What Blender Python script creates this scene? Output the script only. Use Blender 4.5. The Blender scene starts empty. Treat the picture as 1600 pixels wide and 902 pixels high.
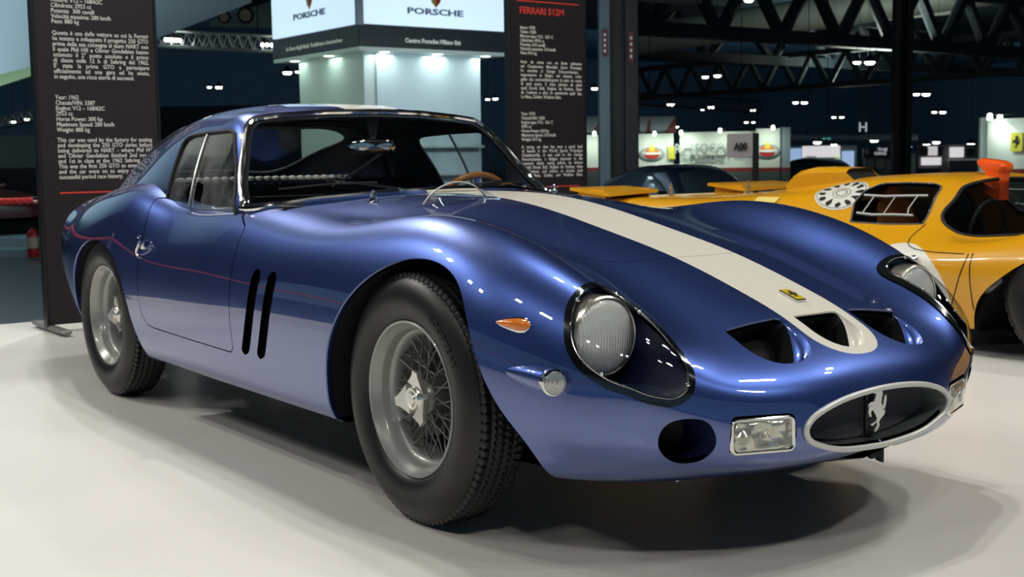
import bpy, bmesh, math, random
import numpy as np
from mathutils import Vector, Matrix
random.seed(7); np.random.seed(7)
PI = math.pi
scn = bpy.context.scene
COL = scn.collection

# ------------------------------------------------------------------ camera
W_PX, H_PX, F_PX = 1600, 902, 1970.54
cam_d = bpy.data.cameras.new('camera'); cam = bpy.data.objects.new('camera', cam_d); COL.objects.link(cam)
cam_d.sensor_width = 36.0; cam_d.lens = 36.0 * F_PX / W_PX; cam_d.clip_end = 400
_yaw, _pitch, _roll = 2.5106, -0.1038, -0.0144
_f = Vector((math.cos(_pitch)*math.cos(_yaw), math.cos(_pitch)*math.sin(_yaw), math.sin(_pitch)))
_r = _f.cross(Vector((0, 0, 1))).normalized(); _u = _r.cross(_f)
_r2 = math.cos(_roll)*_r + math.sin(_roll)*_u; _u2 = math.cos(_roll)*_u - math.sin(_roll)*_r
_m = Matrix((( _r2.x, _u2.x, -_f.x), (_r2.y, _u2.y, -_f.y), (_r2.z, _u2.z, -_f.z))).to_4x4()
_m.translation = Vector((2.7982, -2.4486, 0.967))
cam.matrix_world = _m
cam_d.dof.use_dof = True; cam_d.dof.focus_distance = 3.2; cam_d.dof.aperture_fstop = 8.0
scn.camera = cam

# ------------------------------------------------------------------ world, exposure
scn.view_settings.view_transform = 'Standard'; scn.view_settings.look = 'None'
scn.view_settings.gamma = 1.0; scn.view_settings.use_curve_mapping = False
scn.view_settings.exposure = 0.10
wd = bpy.data.worlds.new('hall_ambience'); scn.world = wd; wd.use_nodes = True
wd.node_tree.nodes['Background'].inputs[0].default_value = (0.30, 0.52, 0.70, 1)
wd.node_tree.nodes['Background'].inputs[1].default_value = 0.30

def area(name, loc, target, size, power, color=(1, 1, 1)):
    d = bpy.data.lights.new(name, 'AREA'); d.shape = 'RECTANGLE'; d.size, d.size_y = size
    d.energy = power; d.color = color
    o = bpy.data.objects.new(name, d); COL.objects.link(o); o.location = loc
    o.rotation_euler = (Vector(target) - Vector(loc)).to_track_quat('-Z', 'Y').to_euler()
    return o
KEY = (1, .965, .90)
for _p, _w in (((-5.5, -3.2, 5.2), 130), ((-3.6, -5.0, 4.6), 32), ((-6.5, .6, 5.6), 215), ((-1.0, -5.6, 6.2), 35), ((1.6, -6.0, 6.2), 40), ((4.6, -3.6, 6.0), 80), ((-1.2, .6, 7.4), 160), ((2.6, 2.6, 6.5), 85), ((5.6, 1.4, 6.0), 75), ((1.6, 6.2, 7.0), 125)):
    for _k in (-1, 1):
        _a = math.atan2(_p[1], _p[0])+PI/2; _q = (_p[0]+_k*.42*math.cos(_a), _p[1]+_k*.42*math.sin(_a), _p[2])
        area('ceiling_lamp_light', _q, (_p[0]*.35, _p[1]*.35, 0), (.24, .24), _w/2, KEY)

# ------------------------------------------------------------------ materials
MATS = {}
def mat(name, color, metallic=0.0, rough=0.5, coat=0.0, coat_rough=0.03, emit=None, emit_s=0.0, spec=0.5, trans=0.0, ior=1.45, alpha=1.0):
    if name in MATS: return MATS[name]
    m = bpy.data.materials.new(name); m.use_nodes = True
    b = m.node_tree.nodes['Principled BSDF']; i = b.inputs
    i['Base Color'].default_value = (*color, 1); i['Metallic'].default_value = metallic; i['Roughness'].default_value = rough
    i['Coat Weight'].default_value = coat; i['Coat Roughness'].default_value = coat_rough
    i['Specular IOR Level'].default_value = spec; i['Transmission Weight'].default_value = trans; i['IOR'].default_value = ior
    if emit: i['Emission Color'].default_value = (*emit, 1); i['Emission Strength'].default_value = emit_s
    m.diffuse_color = (*color, 1)
    MATS[name] = m; return m
def glass(name, tint=(1, 1, 1), refl=0.9, rough=0.0, ior=1.5):
    """thin clear pane: fresnel mix of straight-through transmission and gloss"""
    if name in MATS: return MATS[name]
    m = bpy.data.materials.new(name); m.use_nodes = True; nt = m.node_tree; nt.nodes.clear()
    out = nt.nodes.new('ShaderNodeOutputMaterial'); mix = nt.nodes.new('ShaderNodeMixShader')
    t = nt.nodes.new('ShaderNodeBsdfTransparent'); t.inputs[0].default_value = (*tint, 1)
    g = nt.nodes.new('ShaderNodeBsdfGlossy'); g.inputs['Roughness'].default_value = rough; g.inputs['Color'].default_value = (refl, refl, refl, 1)
    lw = nt.nodes.new('ShaderNodeLayerWeight'); lw.inputs[0].default_value = 0.5
    pw = nt.nodes.new('ShaderNodeMath'); pw.operation = 'POWER'; pw.inputs[1].default_value = 5.0
    fr = nt.nodes.new('ShaderNodeMath'); fr.operation = 'MULTIPLY_ADD'; fr.inputs[1].default_value = 0.92; fr.inputs[2].default_value = 0.045
    nt.links.new(lw.outputs['Facing'], pw.inputs[0]); nt.links.new(pw.outputs[0], fr.inputs[0])
    nt.links.new(fr.outputs[0], mix.inputs[0]); nt.links.new(t.outputs[0], mix.inputs[1]); nt.links.new(g.outputs[0], mix.inputs[2])
    nt.links.new(mix.outputs[0], out.inputs[0]); MATS[name] = m; return m

BLUE = mat('blue_paint', (0.053, 0.098, 0.335), 0.90, 0.36, 1.0, 0.02); BLUE.node_tree.nodes['Principled BSDF'].inputs['Coat IOR'].default_value = 1.85
WHITE = mat('white_paint', (0.72, 0.69, 0.60), 0.0, 0.45, 0.6, 0.03)
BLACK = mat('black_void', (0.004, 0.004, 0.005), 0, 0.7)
DARK = mat('dark_trim', (0.012, 0.012, 0.014), 0, 0.5)
CHROME = mat('chrome', (0.78, 0.78, 0.76), 1.0, 0.08)
STEEL = mat('satin_steel', (0.55, 0.55, 0.52), 1.0, 0.28)
GLASS = glass('window_glass', (0.9, 0.93, 0.93))
RUBBER = mat('tyre_rubber', (0.011, 0.0105, 0.0105), 0, 0.40)

# ------------------------------------------------------------------ object helpers
def link(o, parent=None):
    COL.objects.link(o)
    if parent is not None: o.parent = parent
    return o
def tag(o, label=None, cat=None, group=None, kind=None):
    if label: o['label'] = label
    if cat: o['category'] = cat
    if group: o['group'] = group
    if kind: o['kind'] = kind
    return o
def empty(name, loc=(0, 0, 0), rz=0.0):
    o = bpy.data.objects.new(name, None); COL.objects.link(o); o.location = loc; o.rotation_euler = (0, 0, rz)
    o.empty_display_size = 0.1; return o
def mesh_obj(name, verts, faces, m, parent=None, smooth=True, normals=None, midx=None):
    me = bpy.data.meshes.new(name)
    me.from_pydata([tuple(map(float, v)) for v in verts], [], [tuple(map(int, f)) for f in faces])
    for mm in (m if isinstance(m, (list, tuple)) else [m]): me.materials.append(mm)
    if midx is not None: me.polygons.foreach_set('material_index', np.asarray(midx, dtype=np.int32))
    me.polygons.foreach_set('use_smooth', np.full(len(me.polygons), bool(smooth)))
    me.update()
    if normals is not None and len(me.vertices) == len(normals):
        me.normals_split_custom_set_from_vertices([tuple(map(float, n)) for n in normals])
    return link(bpy.data.objects.new(name, me), parent)
def bm_obj(name, bm, m, parent=None, smooth=False, angle=None):
    bmesh.ops.recalc_face_normals(bm, faces=bm.faces)
    me = bpy.data.meshes.new(name); bm.to_mesh(me); bm.free()
    for mm in (m if isinstance(m, (list, tuple)) else [m]): me.materials.append(mm)
    if smooth:
        me.polygons.foreach_set('use_smooth', np.ones(len(me.polygons), dtype=bool))
        if angle: me.set_sharp_from_angle(angle=math.radians(angle))
    return link(bpy.data.objects.new(name, me), parent)

# ------------------------------------------------------------------ spline surfaces
def nat_spline_matrix(t, ts):
    """matrix mapping knot values -> values at ts, natural cubic interpolation"""
    n = len(t); h = np.diff(t)
    A = np.zeros((n, n)); B = np.zeros((n, n)); A[0, 0] = A[-1, -1] = 1
    for i in range(1, n-1):
        A[i, i-1] = h[i-1]; A[i, i] = 2*(h[i-1]+h[i]); A[i, i+1] = h[i]
        B[i, i-1] = 6/h[i-1]; B[i, i] = -6/h[i-1]-6/h[i]; B[i, i+1] = 6/h[i]
    Mm = np.linalg.solve(A, B)                       # second derivatives
    k = np.clip(np.searchsorted(t, ts, side='right')-1, 0, n-2)
    R = np.zeros((len(ts), n))
    for r, (x, i) in enumerate(zip(ts, k)):
        a = (t[i+1]-x)/h[i]; b = (x-t[i])/h[i]
        R[r] += (a**3-a)*h[i]**2/6*Mm[i] + (b**3-b)*h[i]**2/6*Mm[i+1]
        R[r, i] += a; R[r, i+1] += b
    return R
def knots(P):
    d = np.linalg.norm(np.diff(P, axis=0), axis=-1)
    if d.ndim > 1: d = (d**0.75).mean(axis=1)
    t = np.concatenate([[0], np.cumsum(np.maximum(d, 1e-4))]); return t/t[-1]
def dense(t, per):
    out = [np.linspace(t[i], t[i+1], per, endpoint=False) for i in range(len(t)-1)]
    return np.concatenate(out+[[t[-1]]])
def spline_surface(P, per_u, per_v):
    """P (rows, cols, 3) interpolated; returns grid points and unit normals"""
    tu = knots(P); tv = knots(P.transpose(1, 0, 2))
    us = dense(tu, per_u); vs = dense(tv, per_v)
    A = nat_spline_matrix(tu, us); B = nat_spline_matrix(tv, vs)
    G = np.einsum('ai,bj,ijk->abk', A, B, P)
    du = np.gradient(G, axis=0); dv = np.gradient(G, axis=1)
    N = np.cross(du, dv); L = np.linalg.norm(N, axis=-1, keepdims=True); N = N/np.maximum(L, 1e-9)
    return G, N
def curve(P, n=200, closed=False):
    P = np.asarray(P, float)
    if closed:
        k = len(P); Q = np.concatenate([P[-3:], P, P[:3]]) if k >= 3 else P
        t = np.concatenate([[0], np.cumsum(np.linalg.norm(np.diff(Q, axis=0), axis=-1)**0.5)])
        ts = np.linspace(t[3], t[3+k], n, endpoint=False)
        return nat_spline_matrix(t, ts) @ Q
    t = np.concatenate([[0], np.cumsum(np.linalg.norm(np.diff(P, axis=0), axis=-1)**0.5)])
    return nat_spline_matrix(t, np.linspace(0, t[-1], n)) @ P

class Sheet:
    """polygon soup with per-vertex normals; can be clipped by a scalar field"""
    def __init__(s, V, N, F, M=None):
        s.V = np.asarray(V, float); s.N = np.asarray(N, float); s.F = F; s.M = [0]*len(F) if M is None else M; s.cut = []
    @staticmethod
    def grid(G, N):
        nu, nv = G.shape[:2]; idx = np.arange(nu*nv).reshape(nu, nv)
        F = np.stack([idx[:-1, :-1], idx[1:, :-1], idx[1:, 1:], idx[:-1, 1:]], -1).reshape(-1, 4)
        return Sheet(G.reshape(-1, 3), N.reshape(-1, 3), [tuple(f) for f in F])
    def split(s, d):
        """returns (part with d>=0, part with d<0); boundary edges of the cut stored in .cut"""
        d = np.where(np.abs(d) < 1e-7, 1e-7, d)
        V = list(s.V); N = list(s.N); new = {}
        pos, neg, mp, mn, cut = [], [], [], [], []
        pd = d > 0
        for f, m in zip(s.F, s.M):
            sg = [pd[i] for i in f]
            if all(sg): pos.append(f); mp.append(m); continue
            if not any(sg): neg.append(f); mn.append(m); continue
            a, b, cr = [], [], []
            n = len(f)
            for k in range(n):
                i, j = f[k], f[(k+1) % n]
                (a if pd[i] else b).append(i)
                if pd[i] != pd[j]:
                    key = (min(i, j), max(i, j))
                    if key not in new:
                        t = d[key[0]]/(d[key[0]]-d[key[1]])
                        new[key] = len(V); V.append(s.V[key[0]]*(1-t)+s.V[key[1]]*t)
                        q = s.N[key[0]]*(1-t)+s.N[key[1]]*t; N.append(q/max(np.linalg.norm(q), 1e-9))
                    a.append(new[key]); b.append(new[key]); cr.append(new[key])
            if len(a) > 2: pos.append(tuple(a)); mp.append(m)
            if len(b) > 2: neg.append(tuple(b)); mn.append(m)
            if len(cr) == 2: cut.append(tuple(cr))
        V = np.array(V); N = np.array(N)
        A = Sheet(V, N, pos, mp); B = Sheet(V, N, neg, mn)
        A.cut = s.cut + [cut]; B.cut = s.cut + [cut]
        return A, B
    def paint(s, d, idx):
        """split along d = 0, giving the d < 0 side material idx"""
        A, B = s.split(d); B.M = [idx]*len(B.F)
        return Sheet(A.V, A.N, A.F+B.F, A.M+B.M)
    def compact(s):
        used = np.unique(np.concatenate([np.asarray(f) for f in s.F])) if s.F else np.array([], int)
        mp = -np.ones(len(s.V), int); mp[used] = np.arange(len(used))
        return Sheet(s.V[used], s.N[used], [tuple(int(mp[i]) for i in f) for f in s.F], s.M)
    def border(s):
        """directed boundary edges"""
        from collections import Counter
        c = {}
        for f in s.F:
            for k in range(len(f)):
                i, j = f[k], f[(k+1) % len(f)]
                if (j, i) in c: del c[(j, i)]
                else: c[(i, j)] = 1
        return list(c)
    def with_lip(s, depth, only=None, inward=None, mi=None):
        """adds a rim turned inward along -normal on open borders (only: mask fn of positions)"""
        s = s.compact(); E = s.border(); V = list(s.V); N = list(s.N); F = list(s.F); M = list(s.M); mp = {}
        facem = {}
        for f, m in zip(s.F, s.M):
            for i in f: facem[i] = m
        for i, j in E:
            if only is not None and not (only(s.V[i]) and only(s.V[j])): continue
            q = []
            for a in (i, j):
                if a not in mp:
                    mp[a] = (len(V), len(V)+1)
                    nn = s.N[a] if inward is None else -np.asarray(inward)
                    e = s.V[j]-s.V[i]; side = np.cross(s.N[a], e); side /= max(np.linalg.norm(side), 1e-9)
                    V.append(s.V[a]); N.append(-side); V.append(s.V[a]-nn*depth); N.append(-side)
                q.append(mp[a])
            F.append((q[0][0], q[0][1], q[1][1], q[1][0])[::-1]); M.append(facem[i] if mi is None else mi)
        return Sheet(np.array(V), np.array(N), F, M)
    def offset(s, d):
        return Sheet(s.V+s.N*d, s.N, s.F, s.M)
    def flip(s):
        return Sheet(s.V, -s.N, [f[::-1] for f in s.F], s.M)
    def mirror(s):
        V = s.V.copy(); V[:, 1] *= -1; N = s.N.copy(); N[:, 1] *= -1
        return Sheet(V, N, [f[::-1] for f in s.F], s.M)
    def obj(s, name, m, parent=None):
        c = s.compact(); return mesh_obj(name, c.V, c.F, m, parent, True, c.N, c.M)
def poly_dist(P, Q):
    """signed distance of 2-D points P to closed polygon Q, positive outside"""
    P = np.asarray(P); Q = np.asarray(Q); d = np.full(len(P), 1e9); ins = np.zeros(len(P), bool)
    for a, b in zip(Q, np.roll(Q, -1, axis=0)):
        e = b-a; w = P-a; t = np.clip((w@e)/max(e@e, 1e-12), 0, 1)
        d = np.minimum(d, np.linalg.norm(w-t[:, None]*e, axis=1))
        c = ((a[1] > P[:, 1]) != (b[1] > P[:, 1]))
        with np.errstate(divide='ignore', invalid='ignore'):
            xi = a[0]+(P[:, 1]-a[1])/(b[1]-a[1])*(b[0]-a[0])
        ins ^= c & (P[:, 0] < xi)
    return np.where(ins, -d, d)

# ------------------------------------------------------------------ blue coupe: body surface
# rings from the grille mouth back to the tail; columns from the centre line over the wing to the sill
BODY = [
 # c0              c1               c2               c3               c4               c5               c6               c7               c8               c9               c10
 [(.938,0,.413), (.937,.10,.408), (.934,.17,.397), (.931,.215,.384), (.928,.245,.370), (.926,.262,.354), (.925,.265,.338), (.925,.252,.318), (.926,.21,.299), (.930,.13,.281), (.934,.0,.274)],
 [(.905,0,.455), (.904,.16,.450), (.895,.27,.438), (.885,.335,.424), (.878,.375,.404), (.873,.400,.377), (.872,.408,.345), (.870,.400,.312), (.866,.37,.278), (.868,.28,.250), (.872,.14,.240)],
 [(.835,0,.503), (.832,.19,.497), (.815,.33,.487), (.806,.425,.480), (.800,.500,.478), (.797,.552,.436), (.790,.568,.372), (.780,.553,.315), (.768,.51,.265), (.765,.42,.228), (.765,.30,.215)],
 [(.715,0,.564), (.713,.21,.558), (.708,.365,.540), (.710,.460,.548), (.714,.560,.566), (.712,.640,.512), (.700,.672,.412), (.684,.664,.328), (.664,.625,.262), (.650,.56,.217), (.640,.46,.205)],
 [(.555,0,.623), (.555,.225,.617), (.555,.385,.602), (.554,.482,.628), (.555,.585,.664), (.550,.682,.606), (.536,.735,.490), (.522,.740,.382), (.510,.717,.298), (.50,.68,.222), (.49,.59,.205)],
 [(.350,0,.688), (.350,.230,.682), (.350,.400,.674), (.350,.500,.715), (.350,.602,.745), (.350,.708,.692), (.350,.772,.565), (.350,.785,.440), (.350,.773,.330), (.350,.742,.223), (.350,.65,.205)],
 [(.100,0,.748), (.100,.230,.742), (.100,.415,.733), (.100,.508,.776), (.100,.605,.803), (.100,.714,.745), (.100,.785,.595), (.100,.802,.460), (.100,.788,.340), (.100,.755,.223), (.100,.66,.205)],
 [(-.15,0,.800), (-.15,.230,.795), (-.15,.420,.778), (-.15,.515,.795), (-.15,.608,.813), (-.15,.715,.752), (-.15,.786,.615), (-.15,.802,.470), (-.15,.786,.340), (-.15,.750,.223), (-.15,.66,.205)],
 [(-.45,0,.840), (-.45,.230,.835), (-.45,.425,.802), (-.45,.525,.785), (-.45,.615,.783), (-.45,.716,.740), (-.45,.782,.620), (-.45,.797,.475), (-.45,.782,.340), (-.45,.746,.223), (-.45,.66,.205)],
 [(-.85,0,.850), (-.85,.230,.847), (-.85,.430,.822), (-.85,.535,.803), (-.85,.625,.788), (-.85,.715,.738), (-.85,.779,.620), (-.85,.794,.480), (-.85,.780,.340), (-.85,.746,.223), (-.85,.66,.205)],
 [(-1.3,0,.840), (-1.3,.230,.838), (-1.3,.430,.825), (-1.3,.540,.818), (-1.3,.640,.802), (-1.3,.718,.745), (-1.3,.777,.620), (-1.3,.792,.480), (-1.3,.780,.340), (-1.3,.746,.223), (-1.3,.66,.205)],
 [(-1.75,0,.83), (-1.75,.23,.830), (-1.75,.43,.822), (-1.75,.54,.812), (-1.75,.640,.798), (-1.75,.716,.743), (-1.75,.777,.625), (-1.75,.792,.485), (-1.75,.780,.340), (-1.75,.746,.223), (-1.75,.66,.205)],
 [(-2.08,0,.84), (-2.08,.23,.842), (-2.08,.42,.845), (-2.08,.53,.868), (-2.08,.632,.866), (-2.08,.726,.806), (-2.08,.783,.655), (-2.08,.798,.495), (-2.08,.785,.340), (-2.08,.748,.223), (-2.08,.66,.205)],
 [(-2.40,0,.86), (-2.40,.23,.862), (-2.40,.41,.865), (-2.40,.515,.882), (-2.40,.615,.870), (-2.40,.714,.803), (-2.40,.780,.660), (-2.40,.795,.500), (-2.40,.780,.345), (-2.40,.742,.230), (-2.40,.65,.21)],
 [(-2.75,0,.87), (-2.75,.22,.87), (-2.75,.39,.866), (-2.75,.490,.858), (-2.75,.585,.838), (-2.75,.680,.772), (-2.75,.748,.645), (-2.75,.762,.500), (-2.75,.745,.360), (-2.75,.70,.250), (-2.75,.61,.225)],
 [(-3.08,0,.855), (-3.08,.21,.852), (-3.08,.36,.840), (-3.08,.455,.822), (-3.08,.540,.795), (-3.08,.628,.728), (-3.08,.688,.622), (-3.08,.700,.505), (-3.08,.680,.390), (-3.08,.635,.295), (-3.08,.55,.262)],
 [(-3.35,0,.848), (-3.35,.20,.842), (-3.35,.34,.828), (-3.35,.430,.806), (-3.35,.510,.775), (-3.35,.585,.718), (-3.35,.625,.620), (-3.35,.630,.515), (-3.35,.612,.425), (-3.35,.57,.345), (-3.35,.49,.31)],
]
def full_net(rows):
    P = np.array(rows, float); M = P[:, :0:-1].copy(); M[..., 1] *= -1          # mirrored columns (y < 0) first
    return np.concatenate([M, P], axis=1)
bodyG, bodyN = spline_surface(full_net(BODY), 20, 14)
if bodyN[len(bodyN)//2, bodyN.shape[1]//2, 2] < 0: bodyN = -bodyN; bodyFlip = True
else: bodyFlip = False
body = Sheet.grid(bodyG, bodyN)
if bodyFlip: body = Sheet(body.V, body.N, [f[::-1] for f in body.F])

CANOPY = [
 [(-.80,0,.770), (-.835,.25,.766), (-.955,.475,.752), (-1.04,.608,.742), (-1.13,.668,.727), (-1.20,.674,.70), (-1.24,.676,.64)],
 [(-.86,0,.840), (-.895,.25,.836), (-1.01,.47,.822), (-1.09,.600,.812), (-1.17,.662,.797), (-1.235,.672,.765), (-1.26,.675,.70)],
 [(-1.11,0,.990), (-1.14,.235,.985), (-1.235,.445,.975), (-1.31,.570,.972), (-1.40,.630,.885), (-1.43,.655,.800), (-1.43,.672,.70)],
 [(-1.385,0,1.135), (-1.405,.22,1.131), (-1.455,.405,1.123), (-1.505,.520,1.108), (-1.555,.588,.985), (-1.60,.638,.830), (-1.62,.668,.70)],
 [(-1.60,0,1.178), (-1.61,.22,1.173), (-1.64,.395,1.152), (-1.67,.505,1.118), (-1.72,.575,1.00), (-1.75,.638,.840), (-1.77,.668,.70)],
 [(-1.95,0,1.195), (-1.95,.21,1.189), (-1.95,.385,1.158), (-1.96,.490,1.108), (-1.97,.562,1.00), (-1.98,.632,.845), (-1.99,.662,.70)],
 [(-2.32,0,1.160), (-2.32,.20,1.154), (-2.32,.365,1.127), (-2.32,.465,1.062), (-2.32,.535,.97), (-2.32,.600,.850), (-2.32,.640,.70)],
 [(-2.68,0,1.065), (-2.68,.19,1.058), (-2.68,.345,1.030), (-2.68,.440,.992), (-2.68,.497,.90), (-2.68,.550,.820), (-2.68,.590,.70)],
 [(-3.02,0,.940), (-3.02,.18,.932), (-3.02,.325,.905), (-3.02,.415,.888), (-3.02,.460,.815), (-3.02,.505,.750), (-3.02,.530,.66)],
 [(-3.33,0,.828), (-3.33,.17,.820), (-3.33,.305,.798), (-3.33,.375,.770), (-3.33,.420,.730), (-3.33,.455,.680), (-3.33,.480,.62)],
]
canG, canN = spline_surface(full_net(CANOPY), 14, 12)
canopy = Sheet.grid(canG, canN)
if canN[len(canN)//2, canN.shape[1]//2, 2] < 0: canopy = canopy.flip()

#--STAGE1--

# ------------------------------------------------------------------ mesh builder
def frame_of(d):
    d = np.asarray(d, float); d = d/np.linalg.norm(d); a = np.array([0, 0, 1.]) if abs(d[2]) < .9 else np.array([1., 0, 0])
    u = np.cross(a, d); u /= np.linalg.norm(u); return u, np.cross(d, u), d
class MB:
    def __init__(s): s.V = []; s.F = []; s.M = []
    def add(s, V, F, m=0):
        n = len(s.V); s.V += [tuple(v) for v in V]; s.F += [tuple(i+n for i in f) for f in F]; s.M += [m]*len(F); return s
    def box(s, c, d, m=0, R=None, bev=0.0):
        """box centred at c with dimensions d; R 3x3 columns; bev chamfers the edges"""
        c = np.asarray(c, float); h = np.asarray(d, float)/2; R = np.eye(3) if R is None else np.asarray(R)
        if bev <= 0:
            V = [c+R@(h*np.array([x, y, z])) for x in (-1, 1) for y in (-1, 1) for z in (-1, 1)]
            return s.add(V, [(0,1,3,2),(4,6,7,5),(0,4,5,1),(2,3,7,6),(0,2,6,4),(1,5,7,3)], m)
        b = min(bev, h.min()*.9); V = []
        for x in (-1, 1):
            for y in (-1, 1):
                for z in (-1, 1):
                    q = np.array([x, y, z]); 
                    for ax in range(3):
                        e = np.full(3, b); e[ax] = 0; V.append(c+R@(q*(h-e)))
        ix = lambda x, y, z, a: ((x*2+y)*2+z)*3+a
        F = []
        for a in range(3):
            for sgn in (0, 1):
                o = [(0, 0), (1, 0), (1, 1), (0, 1)]; f = []
                for p, q in o:
                    t = [0, 0, 0]; t[a] = sgn; t[(a+1) % 3] = p; t[(a+2) % 3] = q; f.append(ix(*t, a))
                F.append(tuple(f) if sgn else tuple(f[::-1]))
        for a in range(3):
            b1, b2 = (a+1) % 3, (a+2) % 3
            for p in (0, 1):
                for q in (0, 1):
                    t0 = [0]*3; t0[b1] = p; t0[b2] = q; t1 = list(t0); t1[a] = 1
                    f = (ix(*t0, b1), ix(*t1, b1), ix(*t1, b2), ix(*t0, b2)); F.append(f if p == q else f[::-1])
        for x in (0, 1):
            for y in (0, 1):
                for z in (0, 1):
                    f = tuple(ix(x, y, z, a) for a in range(3)); F.append(f if (x+y+z) % 2 else f[::-1])
        return s.add(V, F, m)
    def tube(s, P, r, closed=False, seg=8, m=0, caps=True):
        P = np.asarray(P, float); n = len(P); r = np.broadcast_to(r, (n,)).astype(float)
        T = np.gradient(P, axis=0) if not closed else np.roll(P, -1, 0)-np.roll(P, 1, 0)
        T /= np.maximum(np.linalg.norm(T, axis=1, keepdims=True), 1e-9)
        u, _, _ = frame_of(T[0]); V = []; ring0 = u
        for k in range(n):
            u = u-T[k]*(u@T[k]); u /= max(np.linalg.norm(u), 1e-9); v = np.cross(T[k], u)
            for a in range(seg):
                th = 2*PI*a/seg; V.append(P[k]+r[k]*(math.cos(th)*u+math.sin(th)*v))
        F = []
        for k in range(n if closed else n-1):
            k2 = (k+1) % n
            sh = 0
            if closed and k == n-1:                       # best twist match
                last = np.array(V[k*seg:(k+1)*seg]); first = np.array(V[:seg])
                sh = min(range(seg), key=lambda q: np.linalg.norm(last-np.roll(first, -q, axis=0)))
            for a in range(seg):
                F.append((k*seg+a, k*seg+(a+1) % seg, k2*seg+(a+1+sh) % seg, k2*seg+(a+sh) % seg))
        if not closed and caps: F += [tuple(range(seg))[::-1], tuple((n-1)*seg+a for a in range(seg))]
        return s.add(V, F, m)
    def rod(s, a, b, r, seg=8, m=0): return s.tube([a, b], r, seg=seg, m=m)
    def lathe(s, prof, c=(0, 0, 0), axis=(0, 1, 0), seg=48, m=0, close=False):
        """prof: list of (radius, height along axis)"""
        u, v, d = frame_of(axis); c = np.asarray(c, float); V = []; n = len(prof)
        for r, h in prof:
            for k in range(seg):
                th = 2*PI*k/seg; V.append(c+d*h+r*(math.cos(th)*u+math.sin(th)*v))
        F = []
        for i in range(n-1 if not close else n):
            i2 = (i+1) % n
            for k in range(seg): F.append((i*seg+k, i*seg+(k+1) % seg, i2*seg+(k+1) % seg, i2*seg+k))
        return s.add(V, F, m)
    def prism(s, Q, O, U, Vv, h, m=0):
        """polygon Q (2-D) in the plane O + q0*U + q1*Vv, extruded by h along UxV (centred)"""
        O, U, Vv = (np.asarray(t, float) for t in (O, U, Vv)); N = np.cross(U, Vv); N /= np.linalg.norm(N); n = len(Q)
        V = [O+q[0]*U+q[1]*Vv+N*h/2 for q in Q]+[O+q[0]*U+q[1]*Vv-N*h/2 for q in Q]
        F = [tuple(range(n)), tuple(range(2*n-1, n-1, -1))]+[(k, k+n, (k+1) % n+n, (k+1) % n) for k in range(n)]
        return s.add(V, F, m)
    def loft(s, rings, m=0, closed=True, cap0=False, cap1=False):
        n = len(rings[0]); V = [p for r in rings for p in r]; F = []
        for i in range(len(rings)-1):
            for k in range(n if closed else n-1): F.append((i*n+k, i*n+(k+1) % n, (i+1)*n+(k+1) % n, (i+1)*n+k))
        if cap0: F.append(tuple(range(n))[::-1])
        if cap1: F.append(tuple((len(rings)-1)*n+k for k in range(n)))
        return s.add(V, F, m)
    def ellipsoid(s, c, r, seg=24, rings=12, m=0, R=None):
        R = np.eye(3) if R is None else np.asarray(R); V = []; c = np.asarray(c, float)
        for i in range(rings+1):
            ph = PI*i/rings
            for k in range(seg):
                th = 2*PI*k/seg; V.append(c+R@(np.asarray(r)*np.array([math.sin(ph)*math.cos(th), math.sin(ph)*math.sin(th), math.cos(ph)])))
        F = [(i*seg+k, (i+1)*seg+k, (i+1)*seg+(k+1) % seg, i*seg+(k+1) % seg) for i in range(rings) for k in range(seg)]
        return s.add(V, F, m)
    def build(s, name, m, parent=None, smooth=True, angle=35):
        bm = bmesh.new(); vs = [bm.verts.new(tuple(map(float, v))) for v in s.V]
        for f, k in zip(s.F, s.M):
            if len(set(f)) < 3: continue
            try: fc = bm.faces.new([vs[i] for i in f]); fc.material_index = k
            except ValueError: pass
        bmesh.ops.remove_doubles(bm, verts=bm.verts, dist=1e-6)
        return bm_obj(name, bm, m, parent, smooth, angle)

def circle2(r, n=32, c=(0, 0), ry=None): return [(c[0]+r*math.cos(2*PI*k/n), c[1]+(ry or r)*math.sin(2*PI*k/n)) for k in range(n)]
def rrect2(w, h, r, n=6, c=(0, 0)):
    out = []
    for sx, sy, a0 in ((1, 1, 0), (-1, 1, 90), (-1, -1, 180), (1, -1, 270)):
        for k in range(n+1):
            a = math.radians(a0+90*k/n); out.append((c[0]+sx*(w/2-r)+r*math.cos(a), c[1]+sy*(h/2-r)+r*math.sin(a)))
    return out

# ------------------------------------------------------------------ stamping outlines onto a surface
class Stamp:
    """closed 3-D outline seen along direction n; field() is the signed distance to it on a surface (outside positive)"""
    def __init__(s, pts, n, smooth=0, reach=None, back=0.05):
        P = np.asarray(pts, float); s.u, s.v, s.n = frame_of(n); s.c = P.mean(0); s.back = back
        Q = np.stack([(P-s.c)@s.u, (P-s.c)@s.v], -1)
        if smooth: Q = curve(Q, smooth, closed=True)
        s.Q = Q; s.R = reach or np.linalg.norm(P-s.c, axis=1).max()*1.6+.02
    def mirror(s):
        t = object.__new__(Stamp); t.__dict__.update(s.__dict__); f = np.array([1, -1, 1.])
        t.u, t.v, t.n, t.c = s.u*f, s.v*f, s.n*f, s.c*f; return t
    def field(s, sh, off=0.0, need=0.0):
        D = sh.V-s.c; near = (np.linalg.norm(D, axis=1) < s.R) & (sh.N@s.n > need)
        out = np.full(len(sh.V), 1.0)
        if near.any(): out[near] = poly_dist(np.stack([D[near]@s.u, D[near]@s.v], -1), s.Q)-off
        return out
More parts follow.
